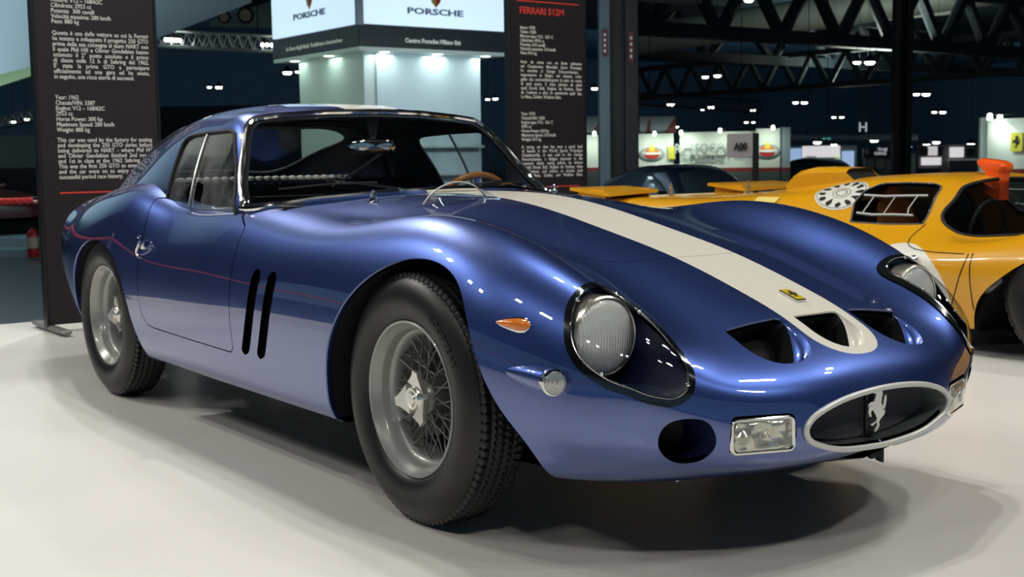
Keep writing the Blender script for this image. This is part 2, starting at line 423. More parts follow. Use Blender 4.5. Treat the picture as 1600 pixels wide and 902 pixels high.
def chain(edges):
    nxt = {}
    for a, b in edges: nxt.setdefault(a, []).append(b)
    loops = []; heads = set(nxt)-{b for _, b in edges}
    while nxt:
        a = heads.pop() if heads else next(iter(nxt))
        if a not in nxt: continue
        L = [a]; cur = a
        while True:
            if cur not in nxt: break
            b = nxt[cur].pop()
            if not nxt[cur]: del nxt[cur]
            if b == a: break
            L.append(b); cur = b
        loops.append(L)
    return loops
def border_loop(sh):
    c = sh.compact(); L = max(chain(c.border()), key=len); return c.V[L], c.N[L]
def resample(P, n):
    Q = np.concatenate([P, P[:1]]); t = np.concatenate([[0], np.cumsum(np.linalg.norm(np.diff(Q, axis=0), axis=1))])
    ts = np.linspace(0, t[-1], n, endpoint=False); return np.stack([np.interp(ts, t, Q[:, k]) for k in range(Q.shape[1])], -1)

# ------------------------------------------------------------------ the blue coupe
car = empty('sports_car', (0, 0, 0))
tag(car, 'blue vintage racing coupe with a broad white centre stripe, wire wheels and oval grille', 'car')

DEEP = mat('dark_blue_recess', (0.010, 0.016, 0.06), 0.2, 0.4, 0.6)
OFS = 0.014                                              # the stripe and the nose openings sit a finger left of centre
# headlamp opening
HL = [(.575,-.679,.592), (.562,-.663,.619), (.552,-.638,.645), (.545,-.607,.662), (.535,-.569,.668), (.530,-.530,.664), (.545,-.494,.650), (.580,-.480,.630), (.624,-.484,.612), (.683,-.488,.582), (.739,-.490,.545),
      (.776,-.489,.510), (.798,-.490,.484), (.810,-.498,.46), (.814,-.51,.44), (.810,-.53,.424), (.799,-.555,.415), (.786,-.577,.417), (.767,-.607,.426), (.741,-.636,.441),
      (.707,-.664,.455), (.673,-.682,.475), (.646,-.692,.492), (.621,-.696,.514), (.600,-.695,.540), (.586,-.688,.568)]
S_HL = Stamp(HL, (.66, -.42, .62), smooth=120)
# nose slots (centre one first, then one side)
def slot(cy, w, xb, xf):
    out = [(xb, cy-w+2*w*t, .565) for t in np.linspace(0, 1, 9)]; xm = xb+.058
    zx = lambda x: .565-(x-xb)*.53
    out += [(x, cy+w*1.01, zx(x)) for x in np.linspace(xb+.012, xm, 5)]
    out += [(xm+(xf-xm)*math.sin(t), cy+w*1.01*math.copysign(abs(math.cos(t))**.82, math.cos(t)), zx(xm+(xf-xm)*math.sin(t))) for t in np.linspace(.06, PI-.06, 30)]
    return out+[(x, cy-w*1.01, zx(x)) for x in np.linspace(xm, xb+.012, 5)]
S_NM = Stamp(slot(OFS, .078, .708, .842), (.36, 0, .93))
S_NR = Stamp(slot(OFS-.218, .092, .706, .853), (.36, 0, .93)); S_NL = Stamp(slot(OFS+.218, .092, .706, .853), (.36, 0, .93))
DUCT = [(.774,-.576,.334), (.785,-.574,.364), (.80,-.554,.383), (.82,-.518,.387), (.836,-.486,.378), (.844,-.468,.348), (.838,-.464,.317), (.815,-.476,.289), (.79,-.499,.278), (.772,-.532,.284), (.769,-.562,.308)]
S_DU = Stamp(DUCT, (.8, -.6, 0), smooth=60)
FOG = [(.861,-.434,.381), (.868,-.424,.386), (.907,-.297,.385), (.914,-.287,.378), (.917,-.284,.335), (.914,-.287,.304), (.906,-.295,.298), (.862,-.424,.297), (.856,-.434,.304), (.858,-.437,.34)]
S_FO = Stamp(FOG, (.92, -.39, 0), smooth=0)
V1 = [(-.862,-.778,.618), (-.845,-.778,.630), (-.828,-.776,.633), (-.812,-.778,.629), (-.803,-.778,.618), (-.817,-.794,.514), (-.911,-.783,.362), (-.925,-.781,.350), (-.948,-.781,.346), (-.968,-.782,.350), (-.976,-.782,.364), (-.886,-.794,.508)]
V2 = [(x+.112, y, z) for x, y, z in V1]
def vent_outline(dx):
    c = curve(np.array([(-.832+dx, .632), (-.842+dx, .570), (-.862+dx, .500), (-.898+dx, .420), (-.942+dx, .348)]), 40); w = .030; out = []
    for s in (1, -1):
        L = c if s > 0 else c[::-1]
        k = np.arange(40); e = np.minimum(k, 39-k)/3.0; ww = w*np.sqrt(np.clip(1-(1-np.clip(e, 0, 1))**2, .04, 1))
        out += [(L[i][0]+s*ww[i], -.785, L[i][1]) for i in range(40)]
    return out
S_V1 = Stamp(vent_outline(0), (0, -1, 0)); S_V2 = Stamp(vent_outline(.115), (0, -1, 0))
DOOR = [(-1.955,-.69,.83), (-1.90,-.718,.757), (-1.878,-.749,.711), (-1.868,-.771,.663), (-1.862,-.787,.594), (-1.862,-.794,.522), (-1.862,-.792,.447), (-1.85,-.787,.395), (-1.806,-.783,.362), (-1.74,-.782,.354), (-1.40,-.781,.348), (-1.05,-.781,.344),
        (-1.030,-.79,.36), (-1.026,-.792,.454), (-1.021,-.787,.581), (-1.028,-.764,.661), (-1.045,-.731,.72), (-1.060,-.71,.752), (-1.13,-.675,.775), (-1.19,-.66,.80), (-1.25,-.65,.83)]
S_DO = Stamp(DOOR, (0, -1, 0), reach=.75)
ARF = [(-.405,-.77,.10), (-.404,-.77,.252), (-.368,-.77,.406), (-.265,-.77,.561), (-.137,-.77,.659), (-.02,-.77,.703), (.08,-.77,.713), (.181,-.76,.698), (.268,-.76,.650), (.335,-.75,.555), (.39,-.75,.455), (.45,-.74,.361), (.505,-.74,.27), (.53,-.74,.10)]
ARR = [(-2.87,-.77,.10), (-2.84,-.77,.30), (-2.79,-.77,.42), (-2.69,-.77,.545), (-2.55,-.77,.625), (-2.40,-.77,.655), (-2.25,-.77,.645), (-2.13,-.77,.60), (-2.05,-.77,.53), (-1.995,-.77,.43), (-1.955,-.77,.33), (-1.90,-.77,.24), (-1.85,-.77,.10)]
def open_arch(P): return np.concatenate([curve(np.array(P), 90)])
S_AF = Stamp(open_arch(ARF), (0, -1, 0), reach=.62); S_AR = Stamp(open_arch(ARR), (0, -1, 0), reach=.68)
CABIN = [(-1.10, 0, .85), (-1.18, .34, .84), (-1.34, .50, .83), (-1.65, .57, .82), (-2.0, .57, .84), (-2.4, .50, .86), (-2.85, .40, .86), (-2.95, 0, .86), (-2.85, -.40, .86), (-2.4, -.50, .86), (-2.0, -.57, .84), (-1.65, -.57, .82), (-1.34, -.50, .83), (-1.18, -.34, .84)]
S_CB = Stamp(CABIN, (0, 0, 1), reach=1.3)
BON = [(x, y+.0, z) for x, y, z in [(.335,0,.69), (.33,.15,.69), (.315,.26,.69), (.27,.325,.70), (.20,.35,.71), (.05,.362,.75), (-.3,.372,.81), (-.60,.375,.83), (-.70,.35,.84), (-.735,.25,.84), (-.745,0,.85)]]
BON = BON+[(x, -y, z) for x, y, z in BON[-2:0:-1]]
S_BN = Stamp(BON, (0, 0, 1), reach=.8)

sh = body
# white stripe down the middle (rounded end under the centre slot)
STR = [(.775+.092*math.sin(t), OFS-.112*math.copysign(abs(math.cos(t))**.85, math.cos(t))*-1, .5) for t in np.linspace(PI/2, 0, 24)]
STR = STR+[(.5, OFS+.113, .64), (0, .115, .77), (-1.0, .118, .84), (-3.5, .118, .84), (-3.5, -.118, .84), (-1.0, -.118, .84), (0, -.115, .77), (.5, OFS-.113, .64)]+[(x, 2*OFS-y, z) for x, y, z in STR[:0:-1]]
S_ST = Stamp(STR, (0, 0, 1), reach=9)
sh = sh.paint(S_ST.field(sh), 1)
pieces = {}
for nm, st in (('headlight', S_HL), ('brake_duct', S_DU), ('fog', S_FO), ('vent_a', S_V1), ('vent_b', S_V2)):
    for sd, q in (('R', st), ('L', st.mirror())):
        sh, cut = sh.split(q.field(sh)); pieces[nm+sd] = cut
for nm, st in (('slotM', S_NM), ('slotR', S_NR), ('slotL', S_NL), ('cabin', S_CB)):
    sh, cut = sh.split(st.field(sh)); pieces[nm] = cut
for st, ysd in ((S_AF, -1), (S_AF.mirror(), 1), (S_AR, -1), (S_AR.mirror(), 1)):
    f = st.field(sh, need=-2.0); f[sh.V[:, 1]*ysd < .30] = 1.0
    sh, _ = sh.split(f)
doors = {}
for sd, q in (('R', S_DO), ('L', S_DO.mirror())):
    f = q.field(sh)
    rest, _ = sh.split(f-.0019); _, d = sh.split(f+.0019); doors[sd] = d; sh = rest
f = S_BN.field(sh); bon = sh.split(f+.0008)[1]; sh = sh.split(f-.0008)[0]
PAINT = [BLUE, WHITE, DEEP]
is_arch = lambda p: abs(p[1]) > .45 and (math.hypot(p[0]-.04, p[2]-.33) < .62 or math.hypot(p[0]+2.38, p[2]-.3) < .62)
shell = sh.with_lip(.014).obj('body_shell', PAINT, car)
bon.with_lip(.012).obj('bonnet', PAINT, car)
for sd in 'RL':
    dobj = doors[sd].with_lip(.014).obj('door', PAINT, car); ys = -1 if sd == 'R' else 1
    h = MB(); hx, hz, hy = -1.842, .655, .778
    h.lathe([(.0, .012), (.011, .011), (.015, .005), (.016, 0)], (hx, ys*(hy-.004), hz), (0, ys, 0), 16)
    h.tube(curve([(hx-.012, ys*hy, hz+.034), (hx+.004, ys*(hy+.014), hz+.03), (hx+.012, ys*(hy+.016), hz+.01), (hx-.004, ys*(hy+.018), hz-.012), (hx-.02, ys*(hy+.012), hz-.03), (hx-.008, ys*(hy+.006), hz-.045)], 20), .006)
    h.tube(curve([(hx+.02, ys*(hy-.012), hz+.03), (hx+.026, ys*hy, hz+.015), (hx+.018, ys*(hy+.006), hz)], 10), .005)
    h.build('door_handle', CHROME, dobj)
# openings: lined with the paint, black at the back
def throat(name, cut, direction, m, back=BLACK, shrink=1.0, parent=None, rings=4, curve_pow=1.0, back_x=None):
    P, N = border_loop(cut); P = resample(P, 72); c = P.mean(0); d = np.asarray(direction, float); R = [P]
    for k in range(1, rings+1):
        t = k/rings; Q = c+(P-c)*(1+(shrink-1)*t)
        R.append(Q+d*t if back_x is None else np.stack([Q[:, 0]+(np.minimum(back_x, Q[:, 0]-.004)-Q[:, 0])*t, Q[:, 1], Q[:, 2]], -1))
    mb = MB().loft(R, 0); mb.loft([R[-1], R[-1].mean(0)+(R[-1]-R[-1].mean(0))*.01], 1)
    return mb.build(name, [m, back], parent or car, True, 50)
def nose_slot(cut, m):
    P, N = border_loop(cut); P = resample(P, 96); xb, xf = P[:, 0].min(), P[:, 0].max(); cy = P[:, 1].mean(); R = [P]
    w = np.clip((P[:, 0]-xb)/(xf-xb), 0, 1); s_ = w*w*(3-2*w)
    for k in range(1, 7):
        t = k/6; R.append(np.stack([P[:, 0]-.036*s_*t, cy+(P[:, 1]-cy)*(1-.34*s_*t), P[:, 2]+.016*s_*t-(.004+.030*s_)*(1-(1-t)**2)], -1))
    mb = MB().loft(R, 0); R2 = R[-1]+np.array([-.05, 0, -.05]); mb.loft([R[-1], R2], 1); mb.loft([R2, R2.mean(0)+(R2-R2.mean(0))*.01], 1)
    return mb.build('nose_slot', [m, BLACK], car, True, 60)
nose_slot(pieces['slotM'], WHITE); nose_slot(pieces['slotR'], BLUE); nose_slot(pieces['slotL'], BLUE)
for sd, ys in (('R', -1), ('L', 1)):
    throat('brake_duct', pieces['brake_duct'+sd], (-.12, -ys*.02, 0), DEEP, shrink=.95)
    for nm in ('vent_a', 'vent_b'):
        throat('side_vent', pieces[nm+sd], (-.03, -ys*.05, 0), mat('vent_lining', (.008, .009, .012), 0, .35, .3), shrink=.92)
# grille mouth
ring = bodyG[0]; GR = np.concatenate([ring[:-1]]) if np.linalg.norm(ring[0]-ring[-1]) < 1e-4 else ring
gc = GR.mean(0); gsc = lambda k, dx: np.stack([GR[:, 0]+dx, gc[1]+(GR[:, 1]-gc[1])*k, gc[2]+(GR[:, 2]-gc[2])*k], -1)
mouth = MB().loft([gsc(.985, -.002), gsc(.955, -.02), gsc(.925, -.06), gsc(.92, -.08)], 0); mouth.loft([gsc(.92, -.08), gsc(.01, -.08)], 1)
mouth = mouth.build('grille_mouth', [mat('grille_lining', (.15, .17, .16), .4, .42), BLACK], car)
sur = MB().tube(gsc(1.0, .004), .0070, closed=True, seg=10); sur.build('grille_surround', mat('pale_trim', (.62, .62, .58), .15, .35), car)
wires = MB(); ea, eb = .262*.935, .0695*.935
for fam in (1, -1):
    for k in range(-80, 81):
        c0 = k*.0078; sl = fam*1.15                                      # line z = sl*(y - c0)
        A = 1/ea**2+sl**2/eb**2; B = -2*sl**2*c0/eb**2; Cc = sl**2*c0**2/eb**2-1; D = B*B-4*A*Cc
        if D <= 0: continue
        y0, y1 = (-B-math.sqrt(D))/2/A, (-B+math.sqrt(D))/2/A
        wires.tube([(gc[0]-.058+fam*.0004, y0, gc[2]+sl*(y0-c0)), (gc[0]-.058+fam*.0004, y1, gc[2]+sl*(y1-c0))], .0011, seg=4, caps=False)
wires.build('grille_mesh', mat('grille_wire', (.15, .155, .18), .4, .4), car)
bar = MB().box((gc[0]-.052, .020, gc[2]), (.012, .030, .124), bev=.003); bar.rod((gc[0]-.05, .004, gc[2]-.064), (gc[0]-.02, -.006, gc[2]-.060), .004); bar.build('grille_bar', mat('bar_paint', (.04, .045, .05), .4, .35), car)
HORSE = [(715,180),(722,195),(738,215),(730,232),(736,255),(727,275),(728,300),(722,318),(738,350),(757,378),(752,405),(735,425),(718,445),(706,468),(712,490),(702,515),(682,545),(670,545),(672,528),(690,500),(694,486),(688,470),(672,484),(655,500),(640,498),(642,488),(662,476),(683,462),(690,440),(678,415),(664,392),(652,378),(637,400),(644,428),(630,436),(616,395),(624,360),(640,350),(650,343),(630,350),(618,362),(616,345),(630,322),(650,317),(664,312),(672,290),(678,268),(682,252),(668,254),(660,244),(674,216),(694,196)]
HTAIL = [(742,372),(736,345),(744,302),(752,262),(762,252),(768,275),(764,318),(756,350),(752,378)]
def horse_pts(L, cx=690, cy=365, ky=1/(5.636*420), kz=2.73/1970/5.636):
    return [((x-cx)*ky, -((y-cy)+5.636*102*(x-cx)*ky)*kz) for x, y in L]
hm = MB()
hm.prism(horse_pts(HORSE), (gc[0]-.034, .026, gc[2]+.002), (0, 1.08, 0), (0, 0, 1.3), .004); hm.prism(horse_pts(HTAIL), (gc[0]-.034, .026, gc[2]+.002), (0, 1.08, 0), (0, 0, 1.3), .004)
hm.build('horse_emblem', mat('emblem_silver', (.75, .75, .74), .7, .3), car, False)
# headlamps
LENS = mat('lamp_lens', (.92, .92, .86), .15, .18)
_nt = LENS.node_tree; _tc = _nt.nodes.new('ShaderNodeTexCoord'); _wv = _nt.nodes.new('ShaderNodeTexWave'); _wv.wave_type = 'BANDS'; _wv.bands_direction = 'Y'; _wv.inputs['Scale'].default_value = 38; _wv.inputs['Distortion'].default_value = .6; _wv.inputs['Detail'].default_value = 1
_bp = _nt.nodes.new('ShaderNodeBump'); _bp.inputs['Strength'].default_value = .55; _bp.inputs['Distance'].default_value = .004
_nt.links.new(_tc.outputs['Object'], _wv.inputs['Vector']); _nt.links.new(_wv.outputs['Fac'], _bp.inputs['Height']); _nt.links.new(_bp.outputs[0], _nt.nodes['Principled BSDF'].inputs['Normal'])
_nt.nodes['Principled BSDF'].inputs['Coat Weight'].default_value = 1.0
AMBER = mat('amber_lens', (.75, .20, .015), 0, .15, 1.0)
COVER = glass('lamp_cover', (.93, .94, .95), .75)
GASKET = mat('dark_chrome', (.06, .065, .07), .9, .12, .5)
for sd, ys in (('R', -1), ('L', 1)):
    st = S_HL if sd == 'R' else S_HL.mirror(); cut = pieces['headlight'+sd]
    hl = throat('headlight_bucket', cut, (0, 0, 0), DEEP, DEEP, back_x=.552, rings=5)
    f = st.field(cut); band, inner = cut.split(-(f+.0165))[1], cut.split(-(f+.0165))[0]
    b2 = band.offset(.0035).with_lip(.006); b2.obj('headlight_gasket', GASKET, hl)
    P, N = border_loop(inner); MB().tube(resample(P+N*.004, 110), .0022, closed=True, seg=6).build('headlight_trim', CHROME, hl)
    inner.offset(.002).obj('headlight_cover', COVER, hl)
    for t in (.04, .30, .56, .80):
        p = resample(P, 100)[int(t*100)]; MB().ellipsoid(p+N.mean(0)*.004, (.0055,)*3, 10, 6).build('cover_screw', CHROME, hl)
    cx, cy, cz = .600, ys*.578, .553
    lens = MB().lathe([(.001, .020), (.03, .0185), (.055, .0145), (.075, .008), (.0865, 0.0), (.088, -.004)], (cx, cy, cz), (1, 0, 0), 48); lens.build('headlight_lens', LENS, hl)
    MB().lathe([(.086, .002), (.090, .004), (.094, 0), (.095, -.012), (.095, -.05)], (cx, cy, cz), (1, 0, 0), 48).build('headlight_rim', mat('lamp_rim', (.62, .58, .50), .9, .25), hl)
FOGL = mat('fog_lens', (.58, .57, .49), .65, .14, 1.0)
_nt = FOGL.node_tree; _tc = _nt.nodes.new('ShaderNodeTexCoord'); _vo = _nt.nodes.new('ShaderNodeTexVoronoi'); _vo.inputs['Scale'].default_value = 26
_bp = _nt.nodes.new('ShaderNodeBump'); _bp.inputs['Strength'].default_value = 1.0; _bp.inputs['Distance'].default_value = .03
_nt.links.new(_tc.outputs['Object'], _vo.inputs['Vector']); _nt.links.new(_vo.outputs['Distance'], _bp.inputs['Height']); _nt.links.new(_bp.outputs[0], _nt.nodes['Principled BSDF'].inputs['Normal'])
# fog lamps in rectangular chrome frames
for sd, ys in (('R', -1), ('L', 1)):
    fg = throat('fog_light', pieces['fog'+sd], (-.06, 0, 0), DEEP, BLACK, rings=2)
    st = S_FO if sd == 'R' else S_FO.mirror()
    P = np.array(FOG)*np.array([1, -ys, 1]); c = P.mean(0); ux = np.array([.039, .13*(1), 0])
    a = np.array([.858, ys*.437, 0]); b = np.array([.917, ys*.284, 0]); ud = (b-a)/np.linalg.norm(b-a); nd = np.array([abs(ud[1]), -ud[0]*np.sign(ud[1]), 0]); 
    cc = (a+b)/2+np.array([0, 0, .338])-nd*.004
    Q = rrect2(.150, .074, .012); fr = MB(); pts = [cc+ud*q[0]+np.array([0, 0, q[1]]) for q in Q]; fr.tube(pts, .0055, closed=True, seg=8); fr.build('fog_light_frame', CHROME, fg)
    ln = MB(); R = [[cc+ud*q[0]*k+np.array([0, 0, q[1]*k])+nd*h for q in rrect2(.144, .068, .010)] for k, h in ((1, -.002), (.97, .004), (.90, .0065), (.80, .009), (.65, .011), (.5, .012), (.35, .0125), (.2, .013), (.02, .013))]
    ln.loft(R); ln.build('fog_light_lens', FOGL, fg)
    ln = MB(); ln.tube([cc+nd*.0125+ud*.014*math.cos(t)*k+np.array([0, 0, .014*math.sin(t)*k]) for k in (1, .6) for t in np.linspace(0, 2*PI, 20)], .0012, seg=4); ln.build('fog_light_bulb_ring', STEEL, fg)
# side indicators (amber teardrops) and round side lamps on pods
def on_body(x, z, ys):
    m = (body.V[:, 1]*ys > .3); V = body.V[m]; k = np.argmin((V[:, 0]-x)**2+(V[:, 2]-z)**2); return V[k], body.N[m][k]
for ys in (-1, 1):
    p, n = on_body(.462, .581, ys); d = np.array([.80, -ys*-.0, -.04]); a, _ = on_body(.415, .582, ys); b, _ = on_body(.512, .577, ys); d = (b-a)/np.linalg.norm(b-a); w = np.cross(n, d); w /= np.linalg.norm(w)
    prof = [(-.047, .002), (-.03, .0075), (-.005, .0125), (.02, .0155), (.037, .0135), (.046, .007), (.049, .001)]
    def drop(k, h, m, nm, par):
        R = [[p+d*t+w*r*k*math.cos(th)+n*(max(0, math.sin(th))*r*h) for th in np.linspace(0, 2*PI, 20, endpoint=False)] for t, r in prof]
        return MB().loft(R, 0, True, True, True).build(nm, m, par)
    ind = drop(1.25, .35, CHROME, 'side_indicator', car); drop(1.0, .85, AMBER, 'indicator_lens', ind)
    q, n = on_body(.56, .468, ys); tip = np.array([.425, ys*.752, .474]); end = np.array([.598, ys*.735, .466]); ax = np.array([.97, ys*.24, -.03]); ax /= np.linalg.norm(ax)
    pod = MB(); u_, v_, _ = frame_of(ax); R = []
    for t in np.linspace(0, 1, 9):
        c = tip+(end-tip)*t; r = .029*math.sin(t*PI/2)**.8+.001
        R.append([c+r*(math.cos(th)*u_+math.sin(th)*v_) for th in np.linspace(0, 2*PI, 28, endpoint=False)])
    pod.loft(R, 0, True, True, True); pod = pod.build('side_lamp_pod', BLUE, car)
    MB().lathe([(.030, -.004), (.0315, .006), (.031, .016), (.027, .018)], end, ax, 28).build('side_lamp_rim', CHROME, pod)
    MB().lathe([(.027, .016), (.025, .022), (.021, .023), (.019, .026), (.013, .027), (.011, .030), (.001, .031)], end, ax, 28).build('side_lamp_lens', mat('clear_lens', (.42, .43, .42), .5, .12, 1.0), pod)
# badge on the stripe
p, n = body.V[np.argmin((body.V[:, 0]-.624)**2+(body.V[:, 1]-.03)**2+(body.V[:, 2]-.6)**2)], None
k = np.argmin((body.V[:, 0]-.624)**2+(body.V[:, 1]-.03)**2+(body.V[:, 2]-.6)**2); n = body.N[k]; dx = np.array([1, 0, 0])-n*n[0]; dx /= np.linalg.norm(dx); dy = np.cross(n, dx)
Rb = np.stack([dx, dy, n], 1); cb = body.V[k]
bd = MB().box(cb+n*.003, (.066, .036, .008), R=Rb, bev=.002).build('badge', CHROME, car)
MB().box(cb+n*.0066, (.060, .030, .002), R=Rb).build('badge_enamel', mat('badge_yellow', (.72, .52, .03), 0, .3, 1.0), bd)
hb = MB(); hb.prism([(-q[1]*.42, q[0]*.42) for q in horse_pts(HORSE)], cb+n*.008, dx, dy, .001); hb.prism([(-q[1]*.42, q[0]*.42) for q in horse_pts(HTAIL)], cb+n*.008, dx, dy, .001); hb.build('badge_horse', BLACK, bd, False)

# ------------------------------------------------------------------ cabin
WSO = [(0, .858), (.25, .852), (.47, .834), (.60, .814), (.640, .806), (.662, .804), (.634, .864), (.588, .96), (.542, 1.052), (.514, 1.092), (.484, 1.114), (.40, 1.126), (.2, 1.139), (0, 1.142)]
WSO = WSO+[(-y, z) for y, z in WSO[-2:0:-1]]
S_WS = Stamp([(-1.2, y, z) for y, z in WSO], (1, 0, 0), reach=1.2)
SWO = [(-1.905,.77), (-1.93,.86), (-1.965,.97), (-1.985,1.03), (-1.97,1.055), (-1.92,1.066), (-1.72,1.074), (-1.515,1.076), (-1.472,1.066), (-1.360,.95), (-1.205,.77)]
S_SW = Stamp([(x, -.6, z) for x, z in SWO], (0, -1, 0), reach=.7)
RWO = [(-2.50, 0), (-2.47, .20), (-2.41, .36), (-2.42, .42), (-2.50, .435), (-2.66, .42), (-2.86, .395), (-2.98, .35), (-3.06, .22), (-3.08, 0)]
RWO = RWO+[(x, -y) for x, y in RWO[-2:0:-1]]
S_RW = Stamp([(x, y, .99) for x, y in RWO], (0, 0, 1), smooth=100, reach=.8)
cs = canopy.paint(np.abs(canopy.V[:, 1]-.014)-.120, 1)
below = canopy.V[:, 2]
f = S_WS.field(cs); f[cs.V[:, 0] < -1.75] = 1; cs, ws = cs.split(f)
sws = []
for st in (S_SW, S_SW.mirror()):
    f = st.field(cs, need=.0); cs, w = cs.split(f); sws.append(w)
f = S_RW.field(cs, need=.1); f[cs.V[:, 0] > -2.0] = 1; cs, rw = cs.split(f)
roof = cs.with_lip(.012).obj('roof', PAINT, car)
cs.offset(-.013).flip().obj('headlining', DARK, roof)
wso = ws.offset(-.003); wso.M = [0]*len(wso.F); wsob = wso.obj('windscreen', GLASS, car)
P, N = border_loop(ws); MB().tube(resample(P+N*.003, 220), .0120, closed=True, seg=10).build('windscreen_frame', CHROME, car)
P2 = resample(P+N*.0-0, 220); c0 = P2.mean(0); MB().tube(c0+(P2-c0)*.972+N.mean(0)*-.010, .0080, closed=True, seg=6).build('windscreen_seal', BLACK, car)
DUST = glass('dusty_glass', (.80, .84, .84), .9, .0)
_nt = DUST.node_tree; _m0 = [n_ for n_ in _nt.nodes if n_.type == 'MIX_SHADER'][0]; _o = [n_ for n_ in _nt.nodes if n_.type == 'OUTPUT_MATERIAL'][0]
_df = _nt.nodes.new('ShaderNodeBsdfDiffuse'); _df.inputs[0].default_value = (.55, .58, .58, 1); _mx = _nt.nodes.new('ShaderNodeMixShader'); _nz = _nt.nodes.new('ShaderNodeTexNoise'); _nz.inputs['Scale'].default_value = 7; _nz.inputs['Detail'].default_value = 6
_rp = _nt.nodes.new('ShaderNodeMapRange'); _rp.inputs[1].default_value = .40; _rp.inputs[2].default_value = .80; _rp.inputs[3].default_value = .02; _rp.inputs[4].default_value = .24
_tc = _nt.nodes.new('ShaderNodeTexCoord'); _nt.links.new(_tc.outputs['Object'], _nz.inputs['Vector']); _nt.links.new(_nz.outputs['Fac'], _rp.inputs[0]); _nt.links.new(_rp.outputs[0], _mx.inputs[0])
_nt.links.new(_m0.outputs[0], _mx.inputs[1]); _nt.links.new(_df.outputs[0], _mx.inputs[2]); _nt.links.new(_mx.outputs[0], _o.inputs[0])
for w, ys in zip(sws, (-1, 1)):
    w.M = [0]*len(w.F); wo = w.offset(-.004).obj('side_window', DUST, car)
    P, N = border_loop(w); MB().tube(resample(P+N*.001, 160), .0075, closed=True, seg=6).build('side_window_seal', BLACK, wo)
    V = w.compact().V; N_ = w.compact().N; pts = []
    for z in np.linspace(.80, 1.068, 14):
        x = -1.69+(z-.80)*-.05; k = np.argmin((V[:, 0]-x)**2+(V[:, 2]-z)**2); pts.append(V[k]+N_[k]*.001)
    pts = np.array(pts); pts = np.stack([np.linspace(-1.685, -1.735, 14), np.polyval(np.polyfit(pts[:, 2], pts[:, 1], 2), np.linspace(.80, 1.068, 14)), np.linspace(.80, 1.068, 14)], -1)
    MB().tube(pts, .006, seg=6).build('window_divider', STEEL, wo)
rw.M = [0]*len(rw.F); rw.offset(-.003).obj('rear_window', GLASS, car)
P, N = border_loop(rw); MB().tube(resample(P+N*.001, 160), .008, closed=True, seg=6).build('rear_window_seal', BLACK, car)
# interior
tub = MB().box((-1.95, 0, .30), (1.8, 1.30, .04)); tub.box((-.98, 0, .53), (.05, 1.26, .50)); tub.box((-2.35, 0, .56), (.04, 1.20, .50)); tub.box((-1.6, -.62, .52), (1.4, .03, .44)); tub.box((-1.6, .62, .52), (1.4, .03, .44)); tub.box((-1.6, 0, .40), (1.2, .22, .2), bev=.04)
tub.build('cabin_tub', DARK, car)
dash = MB(); dash.loft([[(x, y, z) for x, z in ((-1.02, .70), (-1.00, .815), (-1.14, .822), (-1.25, .80), (-1.27, .70))] for y in np.linspace(-.60, .60, 7)], 0, False); dash.build('dashboard', DARK, car)
shelf = MB().box((-2.70, 0, .852), (.36, .90, .02)); shelf.build('parcel_shelf', DARK, car)
qt = MB()
for k in range(25): qt.ellipsoid((-2.56, -.50+k*.0417, .878), (.034, .025, .020), 12, 6)
qt.build('quilted_trim', mat('quilt_grey', (.30, .30, .28), 0, .6), car)
for ys in (-1, 1):
    se = MB(); prof = [(-1.50, .36, .10), (-1.62, .40, .20), (-1.95, .38, .22), (-2.06, .48, .22), (-2.14, .66, .21), (-2.19, .80, .17), (-2.20, .83, .10)]
    R = [[(x, ys*.33+w*math.cos(t), z+.05*math.sin(t)) for t in np.linspace(0, 2*PI, 20, endpoint=False)] for x, z, w in prof]
    se.loft(R, 0, True, True, True); se.build('seat', mat('seat_cloth', (.015, .016, .022), 0, .8), car)
rb = MB(); rb.tube(curve([(-2.22, -.55, .40), (-2.22, -.53, .85), (-2.21, -.40, 1.09), (-2.20, 0, 1.125), (-2.21, .40, 1.09), (-2.22, .53, .85), (-2.22, .55, .40)], 50), .016, seg=10); rb.build('roll_hoop', DARK, car)
br = MB().tube([(-2.30, .28, .845), (-2.02, .44, 1.03)], .007, seg=8); br.build('roll_brace', mat('brace_aluminium', (.72, .72, .70), .2, .4), car)
wood = mat('wood_rim', (.42, .16, .035), 0, .25, .8)
sc_, sn = np.array([-1.30, .335, .735]), np.array([-.90, 0, .44]); sn = sn/np.linalg.norm(sn); su, sv, _ = frame_of(sn)
stw = MB().tube([sc_+.185*(math.cos(t)*su+math.sin(t)*sv) for t in np.linspace(0, 2*PI, 60, endpoint=False)], .013, closed=True, seg=10).build('steering_wheel', wood, car)
sp = MB(); sp.lathe([(.001, .012), (.03, .01), (.036, 0), (.036, -.02)], sc_, sn, 24)
for a in (90, 210, 330):
    t = math.radians(a); sp.box(sc_+.09*(math.cos(t)*su+math.sin(t)*sv), (.17, .020, .004), R=np.stack([math.cos(t)*su+math.sin(t)*sv, -math.sin(t)*su+math.cos(t)*sv, sn], 1))
sp.build('steering_spokes', STEEL, stw); MB().rod(sc_-sn*.01, sc_-sn*.35, .02).build('steering_column', DARK, stw)
mr = MB(); Rm = np.array([[1, 0, .12], [0, 1, 0], [-.12, 0, 1]])
R = [[(-1.445+dx, y, z+1.018) for y, z in rrect2(.205*k, .062*k, .029*k)] for dx, k in ((-.018, .95), (-.014, 1.0), (.0, .98), (.012, .86), (.020, .60), (.023, .05))]
mr.loft(R, 0, True, True); mirror_o = mr.build('rear_view_mirror', CHROME, car)
MB().loft([[(-1.465, y, z+1.018) for y, z in rrect2(.19, .052, .024)], [(-1.466, y, z+1.018) for y, z in rrect2(.002, .002, .0005)]], 0).build('mirror_glass', mat('mirror_silver', (.8, .8, .8), 1, .02), mirror_o)
